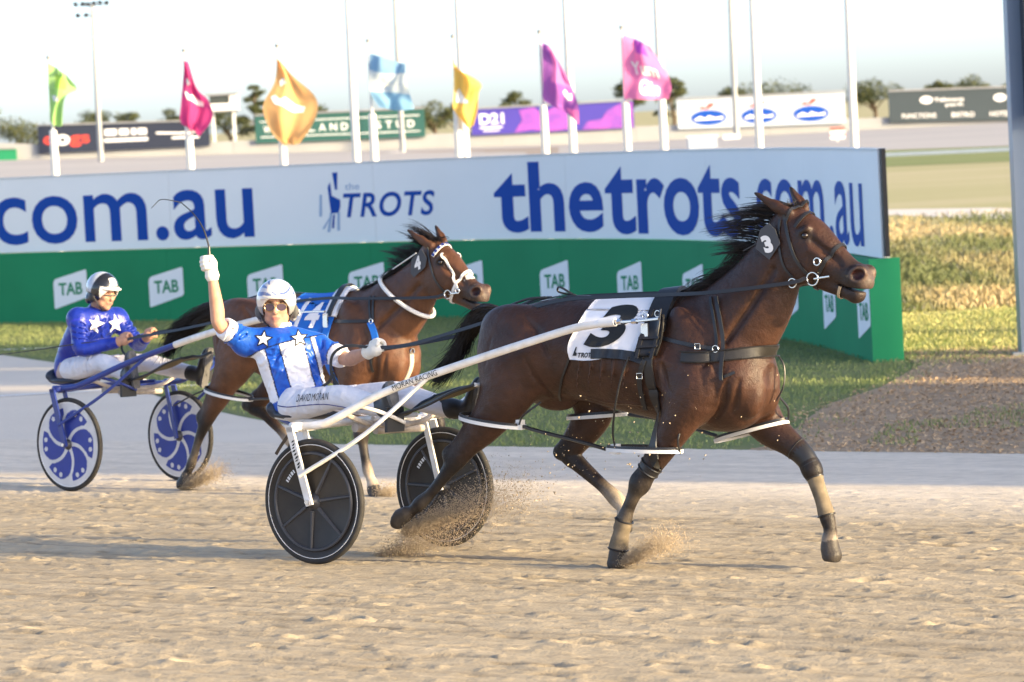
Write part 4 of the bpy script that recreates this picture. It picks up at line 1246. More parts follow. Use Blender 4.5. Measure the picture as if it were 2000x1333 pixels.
def horse_colours(V, legs, hoofs, bay, head, blaze):
    n = len(V)
    C = np.tile(np.array(bay, float), (n, 1))
    up = np.clip((V[:, 2] - 1.1) / .4, 0, 1)[:, None]
    C *= 1 - .22 * up                                               # darker along the back
    Q, D_, W_ = [], [], []
    for L in legs.values():
        q = cr(np.array(L, float), 5)
        Q.append(q)
    Q = np.vstack(Q)
    low = np.where(V[:, 2] < .98)[0]
    blk = np.array((.016, .012, .011))
    pale = np.array((.42, .35, .27))
    for i0 in range(0, len(low), 4000):
        ii = low[i0:i0 + 4000]
        d = np.linalg.norm(V[ii][:, None] - Q[None, :, :3], axis=2) / np.maximum(Q[None, :, 3], Q[None, :, 4])
        j = d.argmin(1)
        b = np.clip(Q[j, 5], 0, 1)[:, None] * (d[np.arange(len(ii)), j] < 2.0)[:, None]
        p = np.clip(Q[j, 6], 0, 1)[:, None]
        C[ii] = (C[ii] * (1 - b) + blk * b) * (1 - p) + pale * p
    du = np.clip((.50 - V[:, 2]) / .35, 0, 1) * np.clip(2.2 * fbm(V[:, 0] * 14 + V[:, 1] * 9, V[:, 2] * 12, 7, 3) - .75, 0, 1) * .45      # dust on the legs
    C = C * (1 - du[:, None]) + np.array((.33, .27, .20)) * du[:, None]
    for a, b in hoofs.values():
        a, b = np.array(a), np.array(b)
        d = (b - a) / np.linalg.norm(b - a)
        t = (V - a) @ d
        rr = np.linalg.norm(V - a - t[:, None] * d, axis=1)
        C[(t > .0) & (t < .12) & (rr < .09)] = (.055, .047, .040)
    H = lambda x, y, z: np.array((x + head[0], y, z + head[1]))
    dm = np.linalg.norm((V - H(3.20, 0, 1.52)) / np.array((.13, .12, .12)), axis=1)
    w = np.clip(1.5 - dm, 0, 1)[:, None]
    C = C * (1 - w) + np.array((.030, .022, .019)) * w
    dn = np.linalg.norm((V - H(3.25, 0, 1.52)) / np.array((.035, .06, .06)), axis=1)
    w = np.clip(1.4 - dn, 0, 1)[:, None] * .7
    C = C * (1 - w) + np.array((.15, .105, .085)) * w
    for sd in (-1, 1):
        di = np.linalg.norm((V - H(3.232, sd * .060, 1.562)) / np.array((.040, .034, .029)), axis=1)
        C[di < .92] = (.030, .006, .005)
        ring = np.clip(1 - np.abs(di - 1.25) / .3, 0, 1)[:, None] * .5
        C = C * (1 - ring) + np.array((.16, .105, .08)) * ring
        de = np.linalg.norm((V - H(2.93, sd * .09, 1.772)) / np.array((.05, .05, .035)), axis=1)
        w = np.clip(1.5 - de, 0, 1)[:, None]
        C = C * (1 - w) + np.array((.02, .014, .012)) * w
        et = H(2.652, -.08, 1.993) if sd < 0 else H(2.757, .078, 2.012)
        w = np.clip(1 - np.linalg.norm(V - et, axis=1) / .06, 0, 1)[:, None]
        C = C * (1 - w) + blk * w
    if blaze:
        q = (V - H(3.115, 0, 1.645)) / np.array((.048, .045, .05))
        C[(np.linalg.norm(q, axis=1) < 1) & (V[:, 2] > H(0, 0, 1.60)[2] - .7 * (V[:, 0] - H(3.115, 0, 0)[0]))] = (.62, .58, .54)
    return C

def strands(paths, r0, rt, seg, sides=3):
    """many thin tapered hairs as one mesh; paths: list of (k,3)"""
    P = np.stack(paths)                                           # n x k x 3
    n, k, _ = P.shape
    T = np.gradient(P, axis=1)
    T /= np.linalg.norm(T, axis=2, keepdims=True) + 1e-9
    A = np.cross(T, np.array((.31, .83, .46)))
    A /= np.linalg.norm(A, axis=2, keepdims=True) + 1e-9
    B = np.cross(T, A)
    r = np.linspace(1, 0, k) ** .7 * (r0 - rt) + rt
    V = np.stack([P + (A * math.cos(a) + B * math.sin(a)) * r[None, :, None] for a in np.linspace(0, 2 * math.pi, sides, endpoint=False)], 2)
    idx = np.arange(n * k * sides).reshape(n, k, sides)
    F = []
    for j in range(sides):
        j2 = (j + 1) % sides
        F.append(np.stack([idx[:, :-1, j], idx[:, :-1, j2], idx[:, 1:, j2], idx[:, 1:, j]], -1).reshape(-1, 4))
    return V.reshape(-1, 3), np.vstack(F)

M_coat = mat('horse_coat', attr=True, rough=.44, spec=.32, var=.32, vscale=11, bump=.6, bscale=22, bdist=.010)
def _coat(m):
    nt = m.node_tree
    b = nt.nodes['Principled BSDF']
    tc = [n for n in nt.nodes if n.type == 'TEX_COORD'][0]
    mp = nt.nodes.new('ShaderNodeMapping')
    mp.inputs['Scale'].default_value = (60, 200, 160)
    nt.links.new(tc.outputs['Object'], mp.inputs[0])
    nz = nt.nodes.new('ShaderNodeTexNoise')
    nz.inputs['Scale'].default_value = 1.0
    nz.inputs['Detail'].default_value = 4
    nt.links.new(mp.outputs[0], nz.inputs['Vector'])
    mr = nt.nodes.new('ShaderNodeMapRange')
    mr.inputs[3].default_value, mr.inputs[4].default_value = .30, .66
    nt.links.new(nz.outputs[0], mr.inputs[0])
    nt.links.new(mr.outputs[0], b.inputs['Roughness'])
    old = b.inputs['Normal'].links[0].from_node
    bp = nt.nodes.new('ShaderNodeBump')
    bp.inputs['Strength'].default_value, bp.inputs['Distance'].default_value = .6, .0035
    nt.links.new(nz.outputs[0], bp.inputs['Height'])
    nt.links.new(old.outputs[0], bp.inputs['Normal'])
    nt.links.new(bp.outputs[0], b.inputs['Normal'])
_coat(M_coat)
M_hair = mat('horse_hair', (.018, .013, .011), .5, .4)
M_eye = mat('horse_eye', (.012, .007, .005), .06, .8)
M_leather = mat('black_leather', (.013, .013, .015), .42, .5, bump=.15, bscale=90, bdist=.002)
M_chrome = mat('steel_fittings', (.62, .62, .63), .22, .5, metal=1)
M_cloth = mat('white_cloth', (.74, .74, .77), .85, .2, bump=.3, bscale=14, bdist=.012)
M_strapw = mat('white_strap', (.72, .71, .69), .5, .4, var=.08, vscale=12)
M_silkblue = mat('blue_cloth', (.012, .13, .52), .5, .4, bump=.2, bscale=14, bdist=.01)
M_plate = mat('number_plate', (.055, .058, .066), .6, .3)
M_boot = mat('felt_boot', (.18, .145, .10), .9, .2, var=.3, vscale=20, bump=.3, bscale=60, bdist=.004)
M_digit = mat('digit_black', (.016, .017, .018), .6, .3)

def ring_path(c, a, b, n=28, sq=1.0):
    t = np.linspace(0, 2 * math.pi, n, endpoint=False)
    return np.array(c) + np.cos(t)[:, None] * np.array(a) + np.sin(t)[:, None] * np.array(b)

def metal_ring(parent, c, r, w, ax=(0, 1, 0), nm='ring'):
    a = Vector(ax).orthogonal().normalized()
    b = Vector(ax).normalized().cross(a)
    P = ring_path(c, np.array(a) * r, np.array(b) * r, 18)
    part(nm, MB().tube(P, w, 6, closed=True).mesh('ring'), M_chrome, parent)

class Horse:
    def __init__(s, M, dx, hx, hz, legs, hoofs, bay, label, blaze, openm):
        s.dx, s.hx, s.hz, s.legs, s.hoofs = dx, hx, hz, legs, hoofs
        s.F = horse_solid(dx, hx, hz, legs, hoofs, openm)
        V, Fc = s.F.net(1)
        C = horse_colours(V, legs, hoofs, bay, (hx, hz), blaze)
        s.rt = root('horse', label, 'horse', M=M, base=(1.8 + dx, 0, 0), group=None)
        s.body = part('body', fast_mesh('body', V, Fc, C), M_coat, s.rt)
        for sd in (-1, 1):
            part('eye', MB().ball((2.930 + hx, sd * .084, 1.772 + hz), .0185, 12, 8).mesh('eye', angle=False), M_eye, s.body)
    def side(s, pts, off=.004, sd=-1):
        P = np.array([(x, sd * .55, z) for x, z in pts])
        return march(s.F, P, (0, -sd, 0), off)
    def strap(s, name, pts, w, t=.005, m=None, off=.003, sd=-1, n=8, parent=None):
        P = s.side(cr(np.array(pts, float), n), off, sd)
        N = s.F.normal(P)
        V, F = ribbon_geo(P, N, w, t)
        return part(name, MB().add(V, F).mesh(name), m or M_leather, parent or s.rt)
    def hoop(s, name, x0, zc, w, t=.006, m=None, tilt=0, a0=0, a1=360, n=72, off=.003, parent=None):
        a = np.radians(np.linspace(a0, a1, n, endpoint=(a1 - a0) < 360))
        D = np.stack([np.sin(a) * 0 + tilt * np.cos(a), np.sin(a), np.cos(a)], 1)
        P = np.array((x0, 0, zc)) + D * .42
        P = march(s.F, P, -D, off)
        N = s.F.normal(P)
        V, F = ribbon_geo(P, N, w, t, closed=(a1 - a0) >= 360)
        return part(name, MB().add(V, F).mesh(name), m or M_leather, parent or s.rt)
    def mane(s, lo, hi, n, length, blow, rise, droop, seed, spread=.05):
        rg = np.random.default_rng(seed)
        crest = cr(np.array([(2.14 + s.dx, 1.475), (2.28 + s.dx, 1.50), (2.42 + s.dx * .8 + s.hx * .2, 1.595 + s.hz * .2), (2.56 + s.dx * .5 + s.hx * .5, 1.725 + s.hz * .5), (2.68 + s.hx, 1.845 + s.hz), (2.77 + s.hx, 1.925 + s.hz)]), 12)
        P = np.c_[crest[:, 0], np.zeros(len(crest)), crest[:, 1] + .25]
        P = march(s.F, P, (.35, 0, -1.0), -.006)
        out = []
        for i in range(n):
            if i % 9 == 0:
                lk = (rg.random(), rg.normal(), rg.random(), rg.normal(), rg.random())
            t = lo + (hi - lo) * min(max(lk[0] + rg.normal() * .012, 0), 1)
            p = P[int(t * (len(P) - 1))] + np.array((rg.normal() * .012, rg.normal() * .012, 0))
            L = length * (.50 + .5 * lk[2] + .25 * rg.random()) * (.75 + .5 * math.sin(t * 9 + seed) ** 2)
            up_ = rise * lk[4] + lk[3] * .10 + rg.normal() * .03
            yy = lk[1] * .15 - .12 + rg.normal() * .03
            k = np.linspace(0, 1, 8)[:, None]
            wv = math.sin(t * 25) * .04
            d0 = np.array((-blow, yy, up_ + .25))
            d1 = np.array((-blow * 1.1, yy * .6, -droop + lk[3] * .07 + rg.normal() * .025 + wv))
            out.append(p + L * (d0 * k * (1 - k * .5) + d1 * k * k * .55))
        return out
    def hair(s, name, paths, r0=.0028, rt=.0006, core=None):
        V, F = strands(paths, r0, rt, 8)
        o = part(name, fast_mesh(name, V, F), M_hair, s.rt)
        if core is not None:
            part('core', MB().tube(core[0], core[1], 8).mesh('core'), M_hair, o)
        return o
    def tail(s, path, rad, n, seed, end=.8):
        rg = np.random.default_rng(seed)
        Q = cr(np.array(path, float), 6)
        R_ = np.interp(np.linspace(0, 1, len(Q)), np.linspace(0, 1, len(rad)), rad)
        out = []
        for i in range(n):
            a = rg.random() * 6.283
            q = rg.random() ** .5
            t0 = rg.random() * .35
            t1 = min(1, t0 + .35 + rg.random() * .6)
            idx = np.linspace(t0, t1, 9) * (len(Q) - 1)
            i0 = np.minimum(idx.astype(int), len(Q) - 2)
            p = Q[i0] + (Q[i0 + 1] - Q[i0]) * (idx - i0)[:, None]
            rr = np.interp(idx, np.arange(len(Q)), R_) * q
            ph = a + np.linspace(0, .6, 9) * rg.normal()
            out.append(p + np.stack([np.zeros(9) + .3 * rr * np.cos(ph * 2), rr * np.cos(ph), rr * np.sin(ph)], 1) + np.linspace(0, 1, 9)[:, None] ** 2 * rg.normal(size=3) * .03)
        s.hair('tail', out, .0034, .0006, core=(Q, R_ * .62))
    def hopple(s, c, a, b, tiltz, hang=None):
        """leg loop: white band outside, black lining"""
        P = ring_path(c, (a, 0, tiltz), (0, b, 0), 36)
        N = P - np.array(c)
        h = part('hopple', MB().add(*ribbon_geo(P, N, .020, .006, closed=True)).mesh('hopple'), M_strapw, s.rt)
        P2 = ring_path(np.array(c) + np.array((0, 0, .014)), (a - .004, 0, tiltz), (0, b - .004, 0), 36)
        part('lining', MB().add(*ribbon_geo(P2, P2 - np.array(c), .020, .005, closed=True)).mesh('lining'), M_leather, h)
        return h
    def line(s, name, pts, r, m=None, parent=None, n=8):
        return part(name, MB().tube(cr(np.array(pts, float), n), r, 6).mesh(name), m or M_leather, parent or s.rt)
    def number(s, parent, body, m, x0, x1, z0, z1, off, bold=.03, slant=0):
        V2, F2 = text_tris(body, 1, bold)
        V2, F2 = cut2(fit2(V2, x0, x1, z0, z1), F2, (.04, .04))
        V2[:, 0] += slant * (V2[:, 1] - z0)
        P = march(s.F, np.c_[V2[:, 0], np.full(len(V2), -.55), V2[:, 1]], (0, 1, 0), off)
        return part('number', fast_mesh('number', P, F2, smooth=False), m, parent)
    def patch(s, name, poly_rows, m, off=.010, thick=.006, n=18, parent=None):
        """cloth over the near side: rows of (x, z) from the spine down, wrapped on the body"""
        rows = np.array(poly_rows, float)
        g = np.stack([cr(r_, 6) for r_ in rows], 0)
        g = np.stack([cr(g[:, j], 6) for j in range(g.shape[1])], 1)
        nr, nc = g.shape[:2]
        P = np.stack([g[..., 0], np.full(g.shape[:2], -.55), g[..., 1]], -1).reshape(-1, 3)
        top = P[:, 2] > 1.40
        Q = march(s.F, P, (0, 1, 0), off)
        if top.any():
            a = np.clip((P[:, 2] - 1.40) / .10, 0, 1)
            P2 = np.stack([P[:, 0], -.30 * (1 - a), np.full(len(P), 1.75)], 1)
            D = np.stack([np.zeros(len(P)), .05 + .25 * (1 - a), -np.ones(len(P))], 1)
            Q[top] = march(s.F, P2[top], D[top], off)
        Q = Q.reshape(nr, nc, 3)
        Nn = s.F.normal(Q.reshape(-1, 3)).reshape(nr, nc, 3)
        V = np.concatenate([Q.reshape(-1, 3), (Q + Nn * thick).reshape(-1, 3)])
        idx = np.arange(nr * nc).reshape(nr, nc)
        F = [tuple(q) for q in np.stack([idx[:-1, :-1], idx[1:, :-1], idx[1:, 1:], idx[:-1, 1:]], -1).reshape(-1, 4) + nr * nc]
        ring = list(idx[0, :]) + list(idx[1:, -1]) + list(idx[-1, -2::-1]) + list(idx[-2:0:-1, 0])
        for a, b in zip(ring, ring[1:] + ring[:1]):
            F.append((a, b, b + nr * nc, a + nr * nc))
        return part(name, fast_mesh(name, V, F), m, parent or s.rt)
# ================================================================== front horse and its harness
H1 = Horse(RIG1, 0, 0, 0, LEGS1, HOOF1, (.050, .0215, .0125), 'dark bay racing horse in front wearing number 3 in full stride', False, .010)
if True:
    h = H1
    m1 = h.mane(.02, .55, 800, .24, .55, .12, .80, 3) + h.mane(.45, .97, 640, .26, 1.0, .10, .20, 5)
    h.hair('mane', m1, .0018, .0004)
    rg = np.random.default_rng(8)
    fl = [np.array((2.80, rg.normal() * .02, 1.93)) + np.linspace(0, 1, 8)[:, None] * np.array((.02 + rg.normal() * .03, rg.normal() * .03, .03 + rg.normal() * .015)) + (np.linspace(0, 1, 8) ** 2)[:, None] * np.array((-.03, 0, -.02)) for _ in range(60)]
    h.hair('forelock', fl, .002, .0005)
    h.tail([(.94, 0, 1.375), (.80, 0, 1.385), (.70, 0, 1.33), (.63, .0, 1.25), (.58, 0, 1.16), (.48, .02, 1.07), (.38, .03, 1.0)], (.030, .055, .066, .050, .034, .028, .012), 700, 4)
    # saddle cloth with the number
    cl = h.patch('saddle_cloth', [[(1.595, 1.475), (1.80, 1.475), (2.05, 1.475)], [(1.58, 1.40), (1.78, 1.40), (2.02, 1.41)], [(1.56, 1.30), (1.76, 1.29), (1.99, 1.29)], [(1.535, 1.21), (1.74, 1.19), (1.965, 1.185)], [(1.55, 1.135), (1.70, 1.13), (1.95, 1.165)]], M_cloth)
    h.number(cl, '3', M_digit, 1.635, 1.845, 1.20, 1.425, .020, .045, .45)
    V2, F2 = text_tris('TROTS', 1, .03, .2)
    V2, F2 = cut2(fit2(V2, 1.615, 1.72, 1.145, 1.172), F2, .03)
    part('lettering', fast_mesh('lettering', march(h.F, np.c_[V2[:, 0], np.full(len(V2), -.55), V2[:, 1]], (0, 1, 0), .019), F2, smooth=False), M_digit, cl)
    for px_, pz_ in ((((0, .0), (.012, .03), (.02, .05), (.028, .045), (.022, .02), (.034, .012), (.03, 0)), 0),):
        V2 = np.array(px_) + np.array((1.575, 1.155))
        part('emblem', fast_mesh('emblem', march(h.F, np.c_[V2[:, 0], np.full(len(V2), -.55), V2[:, 1]], (0, 1, 0), .019), [tuple(range(len(V2)))], smooth=False), M_digit, cl)
    h.strap('cloth_strap', [(1.70, 1.165), (1.80, 1.165), (1.93, 1.155), (2.02, 1.13)], .055, .008, off=.016)
    # saddle pad and girth
    sad = h.hoop('saddle_pad', 2.045, 1.12, .13, .022, a0=-52, a1=-52 + 178, off=.016, n=60, tilt=.0)
    h.hoop('girth', 2.045, 1.12, .055, .008, off=.006, n=90)
    sp = h.patch('saddle_flap', [[(2.00, 1.37), (2.06, 1.37), (2.12, 1.37)], [(1.985, 1.26), (2.05, 1.26), (2.12, 1.26)], [(1.98, 1.15), (2.04, 1.15), (2.11, 1.15)]], M_leather, off=.030, thick=.012)
    for x_ in (2.005, 2.09):
        h.strap('saddle_strap', [(x_ + .01, 1.40), (x_, 1.28), (x_ - .005, 1.14)], .02, .005, off=.044)
    for z_ in (1.20, 1.245):
        h.strap('keeper', [(1.99, z_), (2.05, z_ + .002), (2.11, z_ + .004)], .016, .005, off=.05)
    for x_, z_ in ((1.985, 1.365), (2.075, 1.375)):
        q = h.side([(x_, z_)], .05)[0]
        metal_ring(h.rt, q, .017, .0035)
    b_ = h.side([(2.015, 1.28)], .052)[0]
    part('shaft_hook', MB().box(b_ - np.array((.022, .006, .05)), b_ + np.array((.022, .006, .045))).mesh('hook', smooth=False), M_chrome, h.rt)
    h.line('shaft_rod', [(1.90, -.372, 1.335), (2.06, -.375, 1.342), (2.19, -.375, 1.352)], .0085, M_chrome)
    for a_, b_ in ((1.925, 1.95), (2.02, 2.05)):
        part('shaft_collar', MB().tube([(a_, -.373, 1.338), (b_, -.373, 1.340)], .015, 8).mesh('collar'), M_chrome, h.rt)
    # strap end with buckle hanging from the girth
    h.strap('girth_strap', [(2.03, 1.13), (1.99, 1.03), (1.975, .93), (1.965, .86)], .028, .006, off=.016)
    q = h.side([(2.0, 1.045)], .028)[0]
    part('buckle', MB().tube([q + np.array((-.018, 0, -.014)), q + np.array((.018, 0, -.014)), q + np.array((.018, 0, .014)), q + np.array((-.018, 0, .014))], .003, 6, closed=True).mesh('buckle'), M_chrome, h.rt)
    # back strap to the tail
    tp = cr(np.array([(2.0, 1.8), (1.7, 1.8), (1.4, 1.8), (1.15, 1.8), (.97, 1.8)]), 8)
    P = march(h.F, np.c_[tp[:, 0], np.full(len(tp), 0.0), tp[:, 1]], (0, 0, -1), .004)
    part('back_strap', MB().add(*ribbon_geo(P, np.tile((0, 0, 1.0), (len(P), 1)), .03, .006)).mesh('back_strap'), M_leather, h.rt)
    h.line('strap_loop', [(1.40, -.01, 1.475), (1.33, -.02, 1.515), (1.29, -.01, 1.525), (1.28, 0, 1.50), (1.33, .01, 1.485), (1.39, .01, 1.478)], .006)
    for dy in (-.03, .02):
        h.line('crupper_cord', [(1.22, dy, 1.468), (1.12, dy * 1.5, 1.464), (1.03, dy * 2, 1.44), (.96, dy * 2.2, 1.41), (.92, dy * 2.4, 1.36), (.915, dy * 2.2, 1.30)], .007)
    # breast collar
    h.strap('breast_strap', [(2.09, 1.245), (2.20, 1.225), (2.33, 1.20), (2.44, 1.182)], .022, .006)
    a = np.radians(np.linspace(150, 400, 60))
    P = np.stack([2.36 + .55 * -np.cos(a) * 0 + .5 * np.sin(a + math.pi / 2) * 0, 0 * a, 0 * a], 1)
    th_ = np.radians(np.linspace(-112, 112, 60))
    D = np.stack([np.cos(th_), np.sin(th_), 0 * th_], 1)
    P = np.array((2.34, 0, 0)) + D * .60
    P[:, 2] = 1.155 + .012 * np.cos(th_ * 2)
    P = march(h.F, P, -D, .004)
    bc = part('breast_collar', MB().add(*ribbon_geo(P, h.F.normal(P), .062, .012)).mesh('breast_collar'), mat('brown_black_leather', (.018, .016, .014), .5, .5, bump=.3, bscale=40, bdist=.004), h.rt)
    P2 = march(h.F, P + D * .05, -D, .0165)
    part('piping', MB().tube(P2 + np.array((0, 0, .028)), .004, 5).mesh('piping'), M_leather, bc)
    part('piping', MB().tube(P2 - np.array((0, 0, .028)), .004, 5).mesh('piping'), M_leather, bc)
    h.strap('neck_strap', [(2.36, 1.46), (2.40, 1.36), (2.425, 1.25), (2.43, 1.185)], .018, .005)
    h.strap('neck_strap', [(2.41, 1.46), (2.45, 1.34), (2.47, 1.22), (2.475, 1.10), (2.48, 1.02)], .022, .005, off=.014)
    h.strap('lower_strap', [(2.47, 1.03), (2.51, 1.045), (2.545, 1.06)], .016, .005)
    h.line('tether', [(2.665, .05, 1.14), (2.70, .05, 1.08), (2.70, .04, .98), (2.66, .03, .90)], .005)
    q = h.side([(2.435, 1.185)], .018)[0]
    metal_ring(h.rt, q, .018, .0035)
    q = h.side([(2.335, 1.20)], .014)[0]
    part('buckle', MB().tube([q + np.array((-.016, 0, -.014)), q + np.array((.016, 0, -.014)), q + np.array((.016, 0, .014)), q + np.array((-.016, 0, .014))], .003, 6, closed=True).mesh('buckle'), M_chrome, h.rt)
    # hopples and their hangers
    h.hopple((.945, -.19, .785), .205, .13, -.030)
    h.hopple((1.945, -.175, .640), .235, .105, -.004)
    h.hopple((1.39, .19, .80), .185, .12, .012)
    h.hopple((2.41, .17, .725), .225, .105, .055)
    h.line('hopple_cord', [(1.15, -.20, .765), (1.30, -.22, .735), (1.48, -.22, .700), (1.62, -.21, .668), (1.71, -.19, .642)], .011)
    h.line('hopple_cord', [(1.60, .19, .81), (1.85, .19, .78), (2.18, .18, .70)], .010)
    h.strap('hanger', [(1.75, 1.35), (1.62, 1.24), (1.50, 1.09), (1.41, .98), (1.33, .90)], .014, .004, off=.006)
    h.line('hanger', [(1.33, -.262, .90), (1.24, -.30, .83), (1.15, -.22, .775)], .006)
    h.line('hanger', [(1.945, -.302, 1.15), (1.90, -.312, 1.04), (1.85, -.305, .88), (1.80, -.26, .74), (1.77, -.20, .665)], .006)
    part('hanger_keeper', MB().box((1.745, -.205, .615), (1.785, -.165, .672)).mesh('keeper', smooth=False), M_strapw, h.rt)
    part('hanger_keeper', MB().box((1.13, -.225, .745), (1.165, -.185, .80)).mesh('keeper', smooth=False), M_strapw, h.rt)
    h.line('front_hanger', [(2.62, .10, .93), (2.66, .14, .86), (2.645, .17, .79)], .006)
    h.line('front_hanger', [(2.22, -.20, .80), (2.20, -.23, .70), (2.178, -.18, .625)], .006)
    # leg boots
    def wrap(name, L, t0, t1, gr, m, rows=10):
        Q = cr(np.array(L, float)[:, :5], 6)
        Q[:, 3:] *= .9
        i0, i1 = int(t0 * 6), int(t1 * 6)
        Q = Q[i0:i1 + 1]
        V, F = [], []
        n = 20
        T = np.gradient(Q[:, :3], axis=0)
        for i, q in enumerate(Q):
            tv = T[i] / np.linalg.norm(T[i])
            sx = np.array((tv[2], 0, -tv[0]))
            for j in range(n):
                a = 2 * math.pi * j / n
                V.append(q[:3] + sx * (q[3] + gr) * math.cos(a) + np.array((0, 1, 0)) * (q[4] + gr) * math.sin(a))
        for i in range(len(Q) - 1):
            for j in range(n):
                k2 = (j + 1) % n
                F.append((i * n + j, i * n + k2, (i + 1) * n + k2, (i + 1) * n + j))
        o = part(name, MB().add(V, F).mesh(name), m, h.rt)
        for e in (0, len(Q) - 1):
            part('binding', MB().tube(np.array(V[e * n:(e + 1) * n]), .005, 5, closed=True).mesh('binding'), M_leather, o)
        return o
    wrap('shin_boot', LEGS1['ff'], 5.6, 7.9, .004, M_boot)
    wrap('bell_boot', LEGS1['nf'], 8.2, 10.6, .008, M_boot)
    wrap('knee_boot', LEGS1['ff'], 3.6, 4.7, .003, M_leather)
    wrap('knee_strap', LEGS1['nf'], 3.75, 4.05, .006, M_leather)
    # bridle
    br = part('cheek_strap', MB().add(*(lambda P: ribbon_geo(P, h.F.normal(P), .018, .005))(h.side(cr(np.array([(2.80, 1.885), (2.825, 1.80), (2.875, 1.66), (2.945, 1.56)]), 8), .003))).mesh('cheek_strap'), M_leather, h.rt)
    h.strap('throat_strap', [(2.775, 1.86), (2.775, 1.74), (2.80, 1.62), (2.85, 1.555)], .014, .004)
    def ringband(name, c, d, w, m, a0=0, a1=360, off=.004, t=.005):
        """band round the head in the plane through c with normal d"""
        d = Vector(d).normalized()
        u = Vector((0, 1, 0))
        v = d.cross(u).normalized()
        a = np.radians(np.linspace(a0, a1, 44, endpoint=(a1 - a0) < 360))
        D = np.cos(a)[:, None] * np.array(v) + np.sin(a)[:, None] * np.array(u)
        P = march(h.F, np.array(c) + D * .2, -D, off)
        return part(name, MB().add(*ribbon_geo(P, h.F.normal(P), w, t, closed=(a1 - a0) >= 360)).mesh(name), m, h.rt)
    ringband('brow_band', (2.86, 0, 1.80), (.86, 0, -.50), .018, M_leather, -78, 78)
    ringband('crown_strap', (2.80, 0, 1.82), (.92, 0, -.40), .016, M_leather, -70, 70)
    nb = ringband('nose_band', (3.045, 0, 1.635), (.80, 0, -.58), .020, M_leather)
    q = h.side([(3.005, 1.635)], .012)[0]
    metal_ring(h.rt, q, .019, .0045)
    q = h.side([(2.97, 1.545)], .02)[0]
    metal_ring(h.rt, q, .034, .004, nm='bit_ring')
    h.line('bit', [q + np.array((.01, 0, 0)), q + np.array((.05, .0, .006)), q + np.array((.10, .006, .012))], .006, M_chrome)
    q2 = h.side([(2.86, 1.525)], .03)[0]
    metal_ring(h.rt, q2, .024, .004, nm='rein_ring')
    ringband('tongue_tie', (3.115, 0, 1.505), (.9, 0, -.42), .016, mat('tan_strap', (.45, .33, .20), .7), 95, 265, .003)
    h.line('head_check', [(2.77, -.085, 1.80), (2.66, -.10, 1.745), (2.56, -.105, 1.70)], .005)
    # number on a plate at the side of the head
    c = h.side([(2.715, 1.735)], .018)[0]
    u, v = np.array((.95, .05, .18)), np.array((-.12, .02, 1.0))
    u, v = u / np.linalg.norm(u), v / np.linalg.norm(v)
    w_ = np.cross(u, v)
    def plate(pts, z, t):
        A = [c + u * x + v * y + w_ * z for x, y in pts]
        B = [p + w_ * t for p in A]
        n = len(A)
        return MB().add(A + B, [tuple(range(n))[::-1], tuple(range(n, 2 * n))] + [(i, (i + 1) % n, (i + 1) % n + n, i + n) for i in range(n)]).mesh('plate', smooth=False)
    pl = part('number_plate', plate([(-.075, -.01), (.0, -.085), (.075, -.015), (.055, .065), (.02, .105), (-.035, .08)], 0, .004), M_plate, h.rt)
    V2, F2 = text_tris('3', 1, .06)
    V2 = fit2(V2, -.028, .028, -.05, .045)
    part('number', fast_mesh('number', [c + u * (x + .25 * (-y)) + v * y + w_ * .0075 for x, y in V2], F2, smooth=False), M_strapw, pl)
    if w_[1] > 0:
        print('plate faces inward')
# ================================================================== racing carts (sulkies)
M_wpaint = mat('white_enamel', (.62, .58, .52), .4, .4, col2=(.76, .75, .74), vscale=14, bump=.05, bscale=30, bdist=.003)
M_bpaint = mat('blue_enamel', (.018, .035, .20), .30, .5, var=.15, vscale=9)
M_tyre = mat('tyre_rubber', (.035, .033, .031), .75, .3, var=.3, vscale=14, bump=.2, bscale=70, bdist=.003)
M_disc = mat('smoke_disc', (.022, .017, .013), .5, .35, col2=(.040, .032, .024), vscale=7)
M_rib = mat('rib_plastic', (.040, .040, .046), .45, .5)
M_seat = mat('navy_vinyl', (.030, .038, .058), .5, .4, bump=.1, bscale=60)
M_canvas = mat('tan_canvas', (.16, .13, .08), .9, .2, var=.2, vscale=12, bump=.3, bscale=30, bdist=.006)
M_dirty = mat('dusty_tube', (.48, .42, .36), .7, .3, var=.25, vscale=18)

